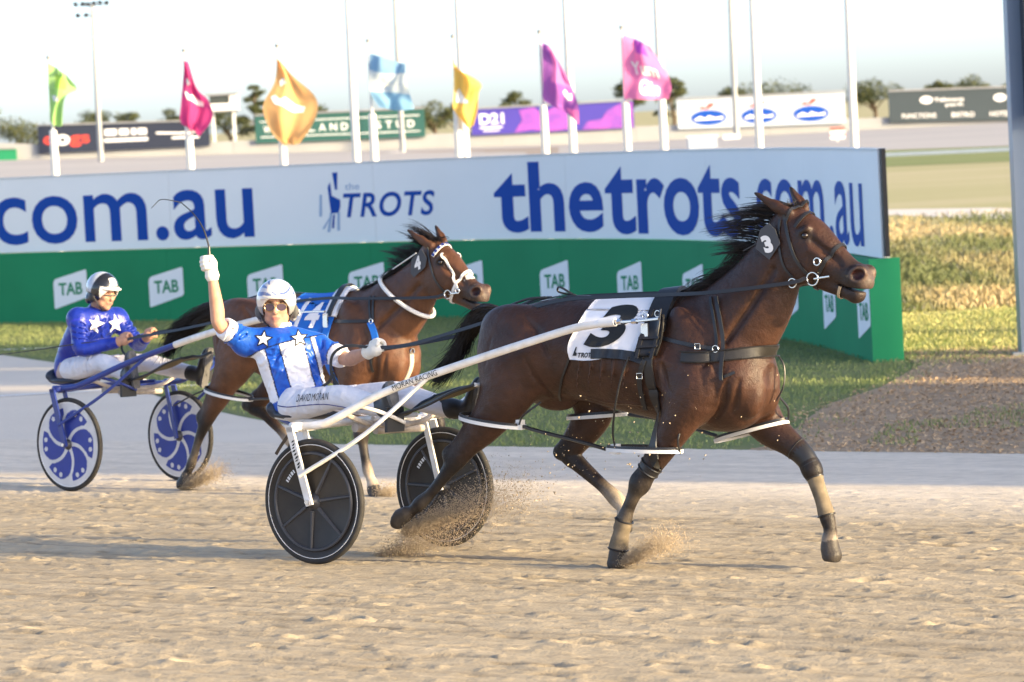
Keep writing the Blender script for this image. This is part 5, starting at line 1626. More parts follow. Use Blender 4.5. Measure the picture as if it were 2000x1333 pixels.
def wheel(parent, y, style, label=None, spin=0.0, rad=.354):
    c = Vector((0, y, rad))
    ax = (0, 1, 0)
    rt = part('wheel', MB().lathe([(.0, -.012), (.05, -.012), (.30, -.007), (.312, -.016), (.322, -.016), (.322, .016), (.312, .016), (.30, .007), (.05, .012), (0, .012)], c, ax, 64).mesh('wheel'), M_disc if style == 'A' else M_wpaint, parent, label)
    T = ring_path(c, (rad - .019, 0, 0), (0, 0, rad - .019), 64)
    part('tyre', MB().tube(T, .019, 10, closed=True).mesh('tyre'), M_tyre, rt)
    for s_ in (-1, 1):
        if style == 'A':
            part('rim_line', MB().tube(ring_path(c + Vector((0, s_ * .0165, 0)), (rad - .034, 0, 0), (0, 0, rad - .034), 64), .0022, 5, closed=True).mesh('rim_line'), M_strapw, rt)
            part('bead_ring', MB().tube(ring_path(c + Vector((0, s_ * .011, 0)), (.272, 0, 0), (0, 0, .272), 64), .010, 6, closed=True).mesh('bead_ring'), M_rib, rt)
            for k in range(7):
                a = 2 * math.pi * (k + spin) / 7
                d = Vector((math.cos(a), 0, math.sin(a)))
                part('rib', MB().tube([c + d * .055 + Vector((0, s_ * .012, 0)), c + d * .16 + Vector((0, s_ * .0115, 0)), c + d * .275 + Vector((0, s_ * .009, 0))], [.013, .010, .008], 6).mesh('rib'), M_rib, rt)
            for k in range(5):                                   # worn maker's lettering
                a = 2.25 + .085 * k
                if s_ > 0:
                    a += 1.9 - 3.0
                d = Vector((math.cos(a), 0, math.sin(a)))
                t = Vector((-math.sin(a), 0, math.cos(a)))
                q = c + d * .215 + Vector((0, s_ * .0125, 0))
                w = .008 + .005 * (k % 2)
                part('mark', fast_mesh('mark', [q - t * w * .6 - d * .012, q + t * w * .5 - d * .011, q + t * w * .4 + d * .010, q - t * w * .7 + d * .008], [(0, 1, 2, 3)], smooth=False), M_strapw, rt)
        else:
            nr, na = 46, 264
            r_ = np.linspace(.03, .312, nr)
            th = np.linspace(0, 2 * math.pi, na, endpoint=False)
            RR, TH_ = np.meshgrid(r_, th, indexing='ij')
            C = np.tile(np.array((.014, .03, .25)), (nr, na, 1))
            white = RR > .278
            for k in range(6):
                a = 2 * math.pi * (k + spin) / 6 + .80 * (RR / .29) ** 1.3 * s_
                dlt = (TH_ - a + math.pi) % (2 * math.pi) - math.pi
                white |= (np.abs(dlt) < .26) & (RR > .278 - .075 * (1 - np.abs(dlt) / .26) ** 1.5)
                white |= np.abs(dlt) * RR < .0145 + .016 * np.clip((RR - .23) / .06, 0, 1) ** 2 + .006 * np.clip((.07 - RR) / .04, 0, 1)
                for q in (.34, .62):
                    aa = 2 * math.pi * (k + spin + q) / 6 + .80 * (.245 / .29) ** 1.3 * s_
                    white |= (RR * np.cos(TH_) - .245 * math.cos(aa)) ** 2 + (RR * np.sin(TH_) - .245 * math.sin(aa)) ** 2 < .018 ** 2
            C[white] = (.58, .57, .57)
            P = np.stack([RR * np.cos(TH_), np.full_like(RR, s_ * (.0165)), RR * np.sin(TH_)], -1) + np.array(c)
            idx = np.arange(nr * na).reshape(nr, na)
            n2 = np.roll(idx, -1, 1)
            F = np.stack([idx[:-1], n2[:-1], n2[1:], idx[1:]], -1).reshape(-1, 4)
            part('wheel_cover', fast_mesh('cover', P.reshape(-1, 3), F, C.reshape(-1, 3)), M_cover, rt)
    part('hub', MB().lathe([(0, -.045), (.026, -.042), (.036, -.02), (.05, -.012), (.05, .012), (.036, .02), (.026, .042), (0, .045)], c, ax, 20).mesh('hub'), M_rib, rt)
    return rt
M_cover = mat('wheel_cover_print', attr=True, rough=.4, spec=.4, var=.12, vscale=10)

def sulky(M, hw, mp, style, shaft, label, rod=True):
    rt = root('sulky', label, 'sulky', M=M, base=(0, 0, 0))
    for sd, sp in ((-1, .15), (1, .45)):
        wheel(rt, sd * hw, style, spin=sp)
        yo, yi = sd * (hw + .052), sd * (hw - .052)
        fk = part('fork', MB().bar((-.125, yo, .775), (.008, yo, .335), .016, .046, up=(.96, 0, .29)).mesh('fork', smooth=False), mp, rt)
        part('fork_leg', MB().bar((-.10, yi, .765), (.008, yi, .335), .014, .034, up=(.96, 0, .29)).mesh('fork_leg', smooth=False), mp, fk)
        part('axle_bolt', MB().tube([(0, yo - sd * .0, .354), (0, yo + sd * .022, .354)], .014, 8).mesh('bolt'), M_chrome, fk)
        part('fork_crown', MB().lathe([(0, -.02), (.040, -.02), (.045, -.005), (.045, .012), (.036, .022), (0, .024)], (-.115, sd * hw, .775), (0, 0, 1), 20).mesh('crown'), mp, fk)
        part('crown_bar', MB().bar((-.12, sd * (hw + .06), .760), (-.12, sd * (hw - .15), .760), .045, .028).mesh('crown_bar', smooth=False), mp, fk)
        P = cr(np.array([(x, sd * y, z) for x, y, z in shaft]), 10)
        rr = np.interp(np.linspace(0, 1, len(P)), (0, .2, .75, 1), (.021, .0235, .022, .019))
        sh = part('shaft', MB().tube(P, rr, 12).mesh('shaft'), mp, rt)
        if style == 'A' and sd < 0:
            part('grip_tape', MB().tube(P[-9:], .0225, 12).mesh('grip'), M_strapw, sh)
        i = int(len(P) * .52)
        e = P[i] - np.array((0, 0, .012))
        part('brace', MB().tube(cr(np.array([(-.055, sd * (hw + .062), .50), (.35, sd * (hw - .03), .735), tuple(e)]), 6), .0125, 8).mesh('brace'), mp, rt)
        # foot rest
        fx = .335 if sd < 0 else .60
        f = np.interp(fx, P[:, 0], P[:, 2]), np.interp(fx, P[:, 0], P[:, 1])
        ft = part('foot_rest', MB().tube(cr(np.array([(fx - .1, f[1], f[0] - .03), (fx, f[1] * .78, f[0] - .075), (fx + .03, f[1] * .45, f[0] - .14)]), 5), .011, 8).mesh('foot_rest'), mp, rt)
        part('foot_plate', MB().box((fx - .005, min(f[1] * .72, f[1] * .42), f[0] - .19), (fx + .015, max(f[1] * .72, f[1] * .42), f[0] - .05)).mesh('foot_plate', smooth=False), M_leather, ft)
    part('cross_beam', MB().tube(cr(np.array([(-.11, -hw, .762), (-.10, -.3, .775), (-.10, 0, .778), (-.10, .3, .775), (-.11, hw, .762)]), 6), .022, 10).mesh('cross_beam'), mp, rt)
    for y in (-.13, .13):
        part('seat_bar', MB().tube(cr(np.array([(.12, y * 1.6, .80), (-.12, y, .785), (-.42, y, .775), (-.66, y, .80)]), 6), .014, 8).mesh('seat_bar'), mp, rt)
    part('front_bar', MB().tube(cr(np.array([(.12, -.46, .835), (.14, -.2, .76), (.14, .2, .76), (.12, .46, .835)]), 6), .015, 8).mesh('front_bar'), M_dirty, rt)
    part('under_tube', MB().tube([(-.02, -.20, .745), (-.02, .30, .735)], .026, 10).mesh('under_tube'), M_dirty, rt)
    part('under_tube', MB().tube([(.05, -.10, .725), (.05, .34, .715)], .022, 10).mesh('under_tube'), M_dirty, rt)
    # seat
    Fs = Field((-.80, -.26, .70), (-.26, .26, .96), .007)
    Fs.ell((-.54, 0, .812), (.20, .185, .040), .02)
    Fs.ell((-.69, 0, .850), (.055, .17, .060), .05)
    Fs.ell((-.50, -.09, .865), (.16, .075, .038), .02, 's')
    Fs.ell((-.50, .09, .865), (.16, .075, .038), .02, 's')
    V, F = Fs.net(0)
    part('seat', fast_mesh('seat', V, F), M_seat, rt)
    # dust sheet between the shafts
    u = np.linspace(0, 1, 16)
    v = np.linspace(-1, 1, 16)
    U, Vv = np.meshgrid(u, v, indexing='ij')
    X = .34 + .54 * U
    Y = -.10 + Vv * (.19 - .03 * U)
    Z = .865 + .145 * U + Vv * (.055 - .045 * U) - .012 * (1 - Vv ** 2) + .006 * np.sin(U * 9 + Vv * 5)
    idx = np.arange(256).reshape(16, 16)
    F = np.stack([idx[:-1, :-1], idx[1:, :-1], idx[1:, 1:], idx[:-1, 1:]], -1).reshape(-1, 4)
    P = np.stack([X, Y, Z], -1)
    n0 = 256
    V = np.concatenate([P.reshape(-1, 3), P.reshape(-1, 3) - np.array((0, 0, .004))])
    F2 = [tuple(q) for q in F] + [tuple(q + n0)[::-1] for q in F]
    ds = part('dust_sheet', fast_mesh('dust_sheet', V, F2), M_canvas, rt)
    for e in (0, -1):
        part('hem', MB().tube(P[:, e], .009, 6).mesh('hem'), M_leather, ds)
    part('hem', MB().tube(P[-1], .012, 6).mesh('hem'), M_strapw if style == 'A' else M_leather, ds)
    part('hem', MB().tube(P[0], .012, 6).mesh('hem'), M_leather, ds)
    return rt

SH1 = [(-.12, .60, .775), (.02, .585, .783), (.12, .565, .815), (.44, .50, .965), (.92, .44, 1.112), (1.57, .385, 1.288), (1.78, .376, 1.325), (1.91, .372, 1.336)]
SK1 = sulky(RIG1, .607, M_wpaint, 'A', SH1, 'white framed racing sulky with dark disc wheels behind horse number 3')
def shaft_text(parent, body, shaft, x0, x1, m, hgt=.022, sd=-1, ext=.0245, sp=1.0):
    P = cr(np.array([(x, sd * y, z) for x, y, z in shaft]), 20)
    V2, F2 = text_tris(body, 1, 0, space=sp)
    V2 = fit2(V2, x0, x1, -hgt, hgt)
    V2, F2 = cut2(V2, F2, (.03, .01))
    y = np.interp(V2[:, 0], P[:, 0], P[:, 1])
    z = np.interp(V2[:, 0], P[:, 0], P[:, 2])
    a = V2[:, 1] / ext
    part('lettering', fast_mesh('lettering', np.c_[V2[:, 0] - np.sin(a) * ext * .33, y + sd * ext * np.cos(a), z + ext * np.sin(a)], F2, smooth=False), m, parent)
_sh = [o for o in SK1.children if o.name.startswith('shaft')][0]
shaft_text(_sh, 'MORAN RACING', SH1, .50, .785, M_digit, .016, sp=1.05)
# worn black scroll on the near fork
_fk = [o for o in SK1.children if o.name.startswith('fork')][0]
rg = np.random.default_rng(2)
for i in range(9):
    t = .10 + .022 * i
    x, z = -.125 + .133 * t / .5 * .92, .775 - .44 * t / .5 * .92
    w, hh = .010 + .007 * rg.random(), .007 + .004 * rg.random()
    ox = (rg.random() - .5) * .014
    y = -(.607 + .052 + .0095)
    part('scroll', fast_mesh('scroll', [(x + ox - w, y, z - hh), (x + ox + w * .4, y, z - hh * .6), (x + ox + w, y, z + hh), (x + ox - w * .2, y, z + hh * .4)], [(0, 1, 2, 3)], smooth=False), M_digit, _fk)

SH2 = [(-.14, .58, .772), (0, .57, .782), (.12, .55, .81), (.50, .48, .955), (.85, .45, 1.058), (1.25, .42, 1.165), (1.76, .39, 1.272), (2.20, .376, 1.335)]
SK2 = sulky(RIG2, .587, M_bpaint, 'B', SH2, 'blue framed racing sulky with blue and white petal wheels')
for sd in (-1, 1):
    P = cr(np.array([(x, sd * y, z) for x, y, z in SH2]), 10)
    sh = [o for o in SK2.children if o.name.startswith('shaft')][0 if sd < 0 else 1]
    part('sleeve', MB().tube(P[44:], .0255, 12).mesh('sleeve'), M_wpaint, sh)
# ================================================================== drivers
M_skin = mat('skin', attr=True, rough=.55, spec=.3, var=.16, vscale=22, bump=.3, bscale=70, bdist=.004)
M_satin = mat('satin_silks', attr=True, rough=.33, spec=.4, bump=.5, bscale=20, bdist=.02)
M_pants = mat('white_trousers', (.70, .69, .73), .7, .25, bump=.9, bscale=12, bdist=.03)
M_glove = mat('white_glove', (.74, .70, .62), .75, .2, bump=.4, bscale=60, bdist=.004)
M_bootl = mat('boot_leather', (.022, .022, .024), .45, .5, bump=.2, bscale=30, bdist=.006)
M_sole = mat('boot_sole', (.14, .14, .145), .85, .2, var=.3, vscale=30)
M_helm = mat('helmet_shell', attr=True, rough=.18, spec=.6, coat=.3)
M_lens = mat('dark_lens', (.05, .03, .05), .08, .7)
M_wire = mat('gold_wire', (.45, .33, .18), .3, .5, metal=1)
SKIN = (.50, .27, .175)

def basis(f):
    f = np.array(f, float)
    f /= np.linalg.norm(f)
    l = np.cross((0, 0, 1.0), f)
    l /= np.linalg.norm(l)
    return f, l, np.cross(f, l)

class Person:
    def __init__(s, M, label, base, J, face, chest, skin=SKIN):
        s.J, s.M = J, M
        s.rt = root('person', label, 'person', M=M, base=base)
        s.f, s.l, s.u = basis(face)
        s.cf, s.cl, s.cu = basis(chest)
        s.hc = np.array(J['head'], float)
        P = np.array([p for k, v in J.items() for p in (v if isinstance(v, list) else [v])], float)
        s.lo, s.hi = P.min(0) - .22, P.max(0) + .24
        s.face_rot = [s.f, s.l, s.u]
        F = Field(s.lo, s.hi, .0062)
        s.limbs(F, -.012, skin=True)
        h = lambda a, b, c: s.hc + s.f * a + s.l * b + s.u * c
        F.ell(h(0, 0, .02), (.097, .074, .105), .02, rot=s.face_rot)
        F.ell(h(.030, 0, -.050), (.066, .056, .078), .03, rot=s.face_rot)
        F.ell(h(.062, 0, -.108), (.030, .028, .022), .02, rot=s.face_rot)
        for b in (-1, 1):
            F.ell(h(.068, b * .040, -.025), (.028, .024, .026), .02, rot=s.face_rot)
            F.ell(h(.090, b * .033, .008), (.016, .018, .011), .012, 's', rot=s.face_rot)
            F.ell(h(-.005, b * .078, -.010), (.024, .012, .034), .008, rot=s.face_rot)
            F.ell(h(.030, b * .050, -.075), (.040, .018, .030), .02, rot=s.face_rot)
        F.chain([(*h(.086, 0, .014), .010), (*h(.100, 0, -.012), .012), (*h(.108, 0, -.034), .0165)], .012)
        F.ell(h(.088, 0, -.066), (.011, .026, .007), .008, rot=s.face_rot)
        F.ell(h(.086, 0, -.079), (.011, .021, .008), .008, rot=s.face_rot)
        F.chain([(*h(.104, -.022, -.0725), .0035), (*h(.106, .022, -.0725), .0035)], .004, op='s')
        nk = np.array(J['neck'])
        F.chain([(*(nk - np.array((0, 0, .08))), .07), (*nk, .062), (*h(-.012, 0, -.06), .056)], .03)
        V, Fc = F.net(1)
        q = np.stack([(V - s.hc) @ s.f, (V - s.hc) @ s.l, (V - s.hc) @ s.u], 1)
        C = np.tile(np.array(skin), (len(V), 1))
        lips = np.linalg.norm((q - np.array((.09, 0, -.0725))) / np.array((.02, .026, .011)), axis=1) < 1
        C[lips] = np.array((.42, .16, .13))
        beard = (np.linalg.norm((q - np.array((.06, 0, -.09))) / np.array((.07, .06, .045)), axis=1) < 1) & ~lips
        C[beard] *= np.array((.86, .88, .93))
        for b in (-1, 1):
            C[np.linalg.norm((q - np.array((.088, b * .034, .024))) / np.array((.03, .020, .0055)), axis=1) < 1] = (.12, .07, .045)
        hairm = (q[:, 2] > .045) & (np.abs(q[:, 0]) < .14) & (np.abs(q[:, 1]) < .12) & (q[:, 2] < .2)
        C[hairm & (q[:, 0] < .06)] = (.05, .035, .025)
        s.body = part('body', fast_mesh('body', V, Fc, C), M_skin, s.rt)
        s.h = h
    def limbs(s, F, g, skin=False, which=('torso', 'armR', 'armL', 'legR', 'legL')):
        J = s.J
        if 'torso' in which:
            p, n = np.array(J['pelvis']), np.array(J['neck'])
            b = np.array(J.get('belly', p * .6 + n * .4))
            c = p * .30 + n * .70 + s.cf * .012
            F.chain([(*p, .100 + g, .152 + g), (*b, .106 + g, .160 + g), (*c, .116 + g, .176 + g), (*(n - np.array((0, 0, .085))), .080 + g, .142 + g)], .03, lat=s.cl)
            for k in ('R', 'L'):
                sh = np.array(J['arm' + k][0])
                F.chain([(*(n - np.array((0, 0, .06))), .060 + g), (*sh, .068 + g)], .05)
        for k in ('armR', 'armL'):
            if k in which:
                a, e, w = (np.array(v) for v in J[k][:3])
                F.chain([(*a, .062 + g), (*(a * .5 + e * .5), .058 + g), (*e, .052 + g), (*(e * .66 + w * .34), .054 + g), (*w, .040 + g)], .03, sub=5)
        for k in ('legR', 'legL'):
            if k in which:
                a, e, w = (np.array(v) for v in J[k][:3])
                F.chain([(*a, .080 + g), (*(a * .5 + e * .5), .070 + g), (*e, .056 + g), (*(e * .65 + w * .35), .055 + g), (*w, .043 + g)], .05, sub=5)
    def trousers(s, m=M_pants, g=.012):
        F = Field(s.lo, s.hi, .0065)
        s.limbs(F, g, which=('legR', 'legL'))
        p = np.array(s.J['pelvis'])
        F.chain([(*(p - np.array((0, 0, .01))), .095, .150), (*(p + np.array((.02, 0, .03))), .100, .145)], .05, lat=(0, 1, 0))
        s.folds(F, np.array(s.J['legR'][0]) - np.array((0, 0, .0)), np.array(s.J['legR'][1]), np.array((.1, -1.0, .1)) / 1.01, np.array((.35, 0, .9)), 12, .05, 9, .006)
        for k in ():
            a, e, w = (np.array(v) for v in s.J[k][:3])
            for i, t in enumerate((.25, .45, .62, .80)):
                q = a + (e - a) * t
                F.chain([(*(q + np.array((.02, -.10, .05))), .006), (*(q + np.array((-.01, -.105, -.01))), .010), (*(q + np.array((-.03, -.08, -.06))), .004)], .025, op='s' if i % 2 else 'u')
            for t in (.3, .55):
                q = e + (w - e) * t
                F.chain([(*(q + np.array((.02, -.075, .04))), .004), (*(q + np.array((-.02, -.075, -.03))), .008)], .02)
        s.TF = F
        V, Fc = F.net(1)
        return part('trousers', fast_mesh('trousers', V, Fc), m, s.rt)
    def jacket(s, cut, colour, g=.016, flare=.0):
        """cut: fraction of the upper arm or (arm length beyond 1) the sleeve covers"""
        J = s.J
        F = Field(s.lo, s.hi, .0055)
        s.limbs(F, g, which=('torso',))
        p = np.array(J['pelvis'])
        F.chain([(*(p + np.array((0, 0, .02))), .122 + flare, .172 + flare), (*(p + np.array((0, 0, -.02))), .122 + flare, .172 + flare)], .03, lat=s.cl)
        for k in ('armR', 'armL'):
            a, e, w = (np.array(v) for v in J[k][:3])
            if cut <= 1:
                z = a + (e - a) * cut
                F.chain([(*a, .070), (*(a * .5 + z * .5), .069), (*z, .067)], .04)
                d = (e - a) / np.linalg.norm(e - a)
                F.ell(z + d * .055, (.030, .10, .10), .008, 's', rot=basis(d) if abs(d[2]) < .95 else None)
            else:
                F.chain([(*a, .080), (*(a * .5 + e * .5), .068), (*e, .060), (*(e * .5 + w * .5), .054), (*w, .046)], .04)
        n = np.array(J['neck'])
        s.folds(F, p, n, s.cf, s.cl, 34, .15, 5)
        for k in ('armR', 'armL'):
            a, e, w = (np.array(v) for v in J[k][:3])
            ax = (e - a) / np.linalg.norm(e - a)
            for i in range(7):
                q = a + (e - a) * (.15 + .09 * i)
                u_ = np.cross(ax, s.cf + np.array((0, 0, .2 * i - .6)))
                u_ /= np.linalg.norm(u_)
                F.chain([(*(q + u_ * .072), .003), (*(q + s.cf * .074 + ax * .02), .007), (*(q - u_ * .072 + ax * .03), .003)], .016, op='u' if i % 2 else 's')
        nk = n + np.array((0, 0, .01))
        F.ell(nk + s.cf * .02 + np.array((0, 0, .075)), (.062, .062, .06), .01, 's')
        s.JF = F
        V, Fc = F.net(1)
        up = (n - p) / np.linalg.norm(n - p)
        t = ((V - p) @ up) / np.linalg.norm(n - p)
        b = (V - (p + up * ((V - p) @ up)[:, None])) @ s.cl
        fr = (V - (p + up * ((V - p) @ up)[:, None])) @ s.cf
        sl = np.zeros((len(V), 2))
        for i, k in enumerate(('armR', 'armL')):
            a, e = np.array(J[k][0]), np.array(J[k][1])
            d = e - a
            L = np.linalg.norm(d)
            q = (V - a) @ d / L / L
            rad = np.linalg.norm(V - a - q[:, None] * d, axis=1)
            sl[:, i] = np.where((rad < .105) & (q > .12), q, 0)
        C = colour(t, b, fr, sl)
        s.jk = part('jacket', fast_mesh('jacket', V, Fc, C), M_satin, s.rt)
        return s.jk
    def folds(s, F, p, n, cf, cl, m, half, seed, r=.0075):
        """soft creases: ridges and hollows running slantwise over the front of a garment"""
        rg = np.random.default_rng(seed)
        for i in range(m):
            t = rg.uniform(.02, .80)
            b = rg.uniform(-half, half)
            ln = rg.uniform(.05, .11)
            sl = rg.uniform(-.9, .9) + (.6 if b < 0 else -.6)
            k = np.linspace(-1, 1, 6)
            P = p + (n - p) * t + cf * .35 + cl * (b + k * ln * .6)[:, None] + np.array((0, 0, 1.0)) * (k * ln * sl + .012 * np.sin(k * 3 + i))[:, None]
            P = march(F, P, -cf, -.001, 40)
            F.chain([(*q, r * w) for q, w in zip(P, (.35, .8, 1, 1, .8, .35))], .018, op='u' if i % 3 else 's', sub=1)
    def decal(s, F, V2, F2, o, ux, uz, d, m, parent, off=.004, nm='emblem', step=.02):
        """flat print: 2-D shape in the frame o, ux, uz thrown along d onto a solid"""
        V2, F2 = cut2(np.asarray(V2, float), F2, step)
        P = np.array(o) + V2[:, :1] * np.array(ux) + V2[:, 1:] * np.array(uz)
        P = march(F, P, d, off)
        return part(nm, fast_mesh(nm, P, F2, smooth=False), m, parent)
    def fist(s, k, grip, back, m):
        """closed hand: grip = axis of the thing held, back = from the palm to the knuckles"""
        w, hnd = np.array(s.J[k][2], float), np.array(s.J[k][3], float)
        grip = np.array(grip, float) / np.linalg.norm(grip)
        d = (hnd - w) / np.linalg.norm(hnd - w)
        back = np.array(back, float)
        back = back - grip * (back @ grip)
        back /= np.linalg.norm(back)
        kn = np.cross(grip, back)
        if kn @ d < 0:
            kn = -kn
        F = Field(np.minimum(w, hnd) - .13, np.maximum(w, hnd) + .14, .0042)
        F.chain([(*(w + d * .012), .037), (*(w + d * .03), .035)], .01)
        F.ell(hnd - back * .004, (.030, .040, .040), .015, rot=[back, grip, kn])
        F.chain([(*(w + d * .01), .032), (*hnd, .034)], .02)
        for i, (o, L) in enumerate(((.033, .95), (.011, 1.05), (-.011, 1.0), (-.031, .84))):
            b = hnd + grip * o
            F.chain([(*(b + back * .022 + kn * .012), .0120), (*(b + back * .020 + kn * .046 * L), .0122), (*(b - back * .014 + kn * .052 * L), .0112), (*(b - back * .034 + kn * .030 * L), .0102), (*(b - back * .026 + kn * .010 * L), .0092)], .003, sub=4)
        t0 = hnd + grip * .036 - back * .010 - kn * .006
        F.chain([(*(hnd - kn * .012 + grip * .02), .014), (*t0, .0135), (*(hnd + grip * .034 - back * .036 + kn * .018), .0118), (*(hnd + grip * .010 - back * .048 + kn * .028), .0104)], .006, sub=4)
        V, Fc = F.net(1)
        return part('glove' if m is M_glove else 'hand', fast_mesh('hand', V, Fc, np.tile(np.array(SKIN), (len(V), 1))), m, s.rt)
    def helmet(s, colour, brim=True, drop=.0):
        F = Field(s.hc - .20, s.hc + .22, .0048)
        h = s.h
        F.ell(h(-.008, 0, .030), (.133, .117, .127), .0, rot=s.face_rot)
        F.chain([(*h(-.045, -.075, -.06), .045, .04), (*h(-.07, 0, -.07), .05, .05), (*h(-.045, .075, -.06), .045, .04)], .03)
        F.ell(h(-.004, 0, .016), (.112, .094, .112), .006, 's', rot=s.face_rot)
        F.chain([(*h(-.02, 0, -.06), .088), (*h(-.02, 0, -.20), .10)], .01, op='s')
        F.ell(h(.13, 0, -.055), (.135, .090, .105), .012, 's', rot=s.face_rot)
        if brim:
            F.chain([(*h(.092, -.080, .046), .008), (*h(.140, -.045, .050), .009), (*h(.156, 0, .052), .009), (*h(.140, .045, .050), .009), (*h(.092, .080, .046), .008)], .012)
        V, Fc = F.net(1)
        q = np.stack([(V - s.hc) @ s.f, (V - s.hc) @ s.l, (V - s.hc) @ s.u], 1)
        hm = part('helmet', fast_mesh('helmet', V, Fc, colour(q)), M_helm, s.rt)
        for b in (-1, 1):
            part('chin_strap', MB().tube(cr(np.array([h(.02, b * .098, -.04), h(.045, b * .072, -.09), h(.055, b * .03, -.128), h(.056, 0, -.134)]), 6), .0055, 6).mesh('chin_strap'), M_leather, hm)
            part('ear_guard', MB().ball(h(-.012, b * .098, -.035), .045, 12, 8, (.8, .45, 1)).mesh('ear_guard', angle=False), M_leather if colour.__name__ == 'helm2' else M_guard, hm)
        return hm
    def glasses(s):
        h = s.h
        sg = part('sunglasses', MB().tube([h(.118, -.012, .014), h(.118, .012, .014)], .0022, 6).mesh('bridge'), M_wire, s.rt)
        for b in (-1, 1):
            t = np.linspace(0, 2 * math.pi, 24, endpoint=False)
            P = np.array([h(.116 - .020 * abs(b * .034 + .027 * math.cos(a)) / .06, b * .034 + .0305 * math.cos(a), -.004 + (.0265 if math.sin(a) < 0 else .020) * math.sin(a)) for a in t])
            part('lens', fast_mesh('lens', P, [tuple(range(24))], smooth=False), M_lens, sg)
            part('rim', MB().tube(P, .0022, 5, closed=True).mesh('rim'), M_wire, sg)
            part('temple', MB().tube([h(.098, b * .061, .010), h(.05, b * .082, .008), h(-.01, b * .084, .004)], .002, 5).mesh('temple'), M_wire, sg)
    def boots(s, feet):
        for k, (ank, heel, toe, up) in feet.items():
            a, hl, t = (np.array(v, float) for v in (ank, heel, toe))
            F = Field(np.minimum(np.minimum(a, hl), t) - .13, np.maximum(np.maximum(a, hl), t) + .13, .0055)
            sh = np.array(s.J[k][1], float)
            d = (sh - a) / np.linalg.norm(sh - a)
            F.chain([(*(a + d * .07), .056), (*(a + d * .02), .054), (*a, .052)], .01)
            mid = hl * .45 + t * .55
            n = np.array(up, float)
            F.chain([(*(hl + n * .045), .040, .036), (*(mid + n * .045), .044, .044), (*(t * .9 + hl * .1 + n * .032), .034, .042), (*(t + n * .028), .026, .034)], .03)
            F.chain([(*a, .052), (*(hl * .75 + t * .25 + n * .05), .046)], .03)
            V, Fc = F.net(1)
            bo = part('boot', fast_mesh('boot', V, Fc), M_bootl, s.rt)
            dr = (t - hl) / np.linalg.norm(t - hl)
            sd = np.cross(n, dr)
            O = []
            for q, w in ((-.035, .022), (-.02, .034), (.02, .036), (.09, .030), (.15, .042), (.21, .040), (.24, .022)):
                O.append((q * np.linalg.norm(t - hl) / .21, w))
            pts = [hl + dr * x + sd * w for x, w in O] + [hl + dr * x - sd * w for x, w in O[::-1]]
            m = len(pts)
            V = [p - n * .004 for p in pts] + [p + n * .018 for p in pts]
            part('sole', MB().add(V, [tuple(range(m))[::-1], tuple(range(m, 2 * m))] + [(i, (i + 1) % m, (i + 1) % m + m, i + m) for i in range(m)]).mesh('sole', smooth=False), M_sole, bo)
M_guard = mat('grey_guard', (.10, .10, .095), .6, .3)

def star2(r, r2=.42):
    return np.array([((r if i % 2 == 0 else r * r2) * math.sin(i * math.pi / 5), (r if i % 2 == 0 else r * r2) * math.cos(i * math.pi / 5)) for i in range(10)]), [(0, 1, 9), (1, 2, 3), (3, 4, 5), (5, 6, 7), (7, 8, 9), (1, 3, 5, 7, 9)]

# ---- the driver in front, waving his whip
D1 = Person(RIG1, 'driver in blue and white star silks raising his whip arm on the front sulky', (-.55, 0, .80),
    {'pelvis': (-.57, 0, .875), 'belly': (-.625, 0, 1.01), 'neck': (-.715, 0, 1.30), 'head': (-.742, 0, 1.445),
     'armR': [(-.875, -.125, 1.235), (-.915, -.315, 1.345), (-.957, -.315, 1.615), (-.972, -.315, 1.70)],
     'armL': [(-.545, .115, 1.195), (-.275, .075, 1.125), (-.045, -.04, 1.168), (.035, -.06, 1.188)],
     'legR': [(-.54, -.105, .862), (-.115, -.20, .922), (.215, -.215, .86)],
     'legL': [(-.50, .115, .865), (-.02, .19, .925), (.385, .20, .83)]}, (.59, -.81, -.02), (.66, -.75, .05))
D1.trousers()
def silks1(t, b, fr, sl):
    W, B, K = np.array((.74, .73, .77)), np.array((.012, .085, .46)), np.array((.01, .015, .05))
    C = np.tile(W, (len(t), 1))
    bb = b
    C[(bb > -.122) & (bb < -.045) & (t < .80)] = B
    C[(bb > .095) & (bb < .140) & (t < .80)] = B
    for e in (-.124, -.044, .093, .141):
        C[(np.abs(bb - e) < .0035) & (t < .80)] = K
    C[t > .775] = B
    C[np.abs(t - .775) < .009] = K
    C[t < .10 + .25 * np.clip(b, -.1, .2)] = B
    C[fr < -.05] = np.where((t > .775)[fr < -.05][:, None], B, W)
    m = sl.max(1)
    C[(sl[:, 0] > .12) & (t > .60)] = B
    C[(sl[:, 1] > .12) & (b > .165)] = B
    C[m > .60] = W
    C[np.abs(m - .60) < .014] = K
    return C
D1.jacket(.74, silks1)
n_ = np.array(D1.J['neck'])
for b_, tilt in ((-.104, -.15), (.104, .1)):
    o = n_ + D1.cl * b_ + np.array((0, 0, -.052)) + D1.cf * .25
    ux, uz = D1.cl * math.cos(tilt) + D1.cu * math.sin(tilt), D1.cu * math.cos(tilt) - D1.cl * math.sin(tilt)
    V2, F2 = star2(.058, .48)
    st = D1.decal(D1.JF, V2, F2, o, ux, uz, -D1.cf, M_digit, D1.jk, .003, 'star_outline')
    V2, F2 = star2(.045)
    D1.decal(D1.JF, V2, F2, o, ux, uz, -D1.cf, M_cloth, D1.jk, .0055, 'star')
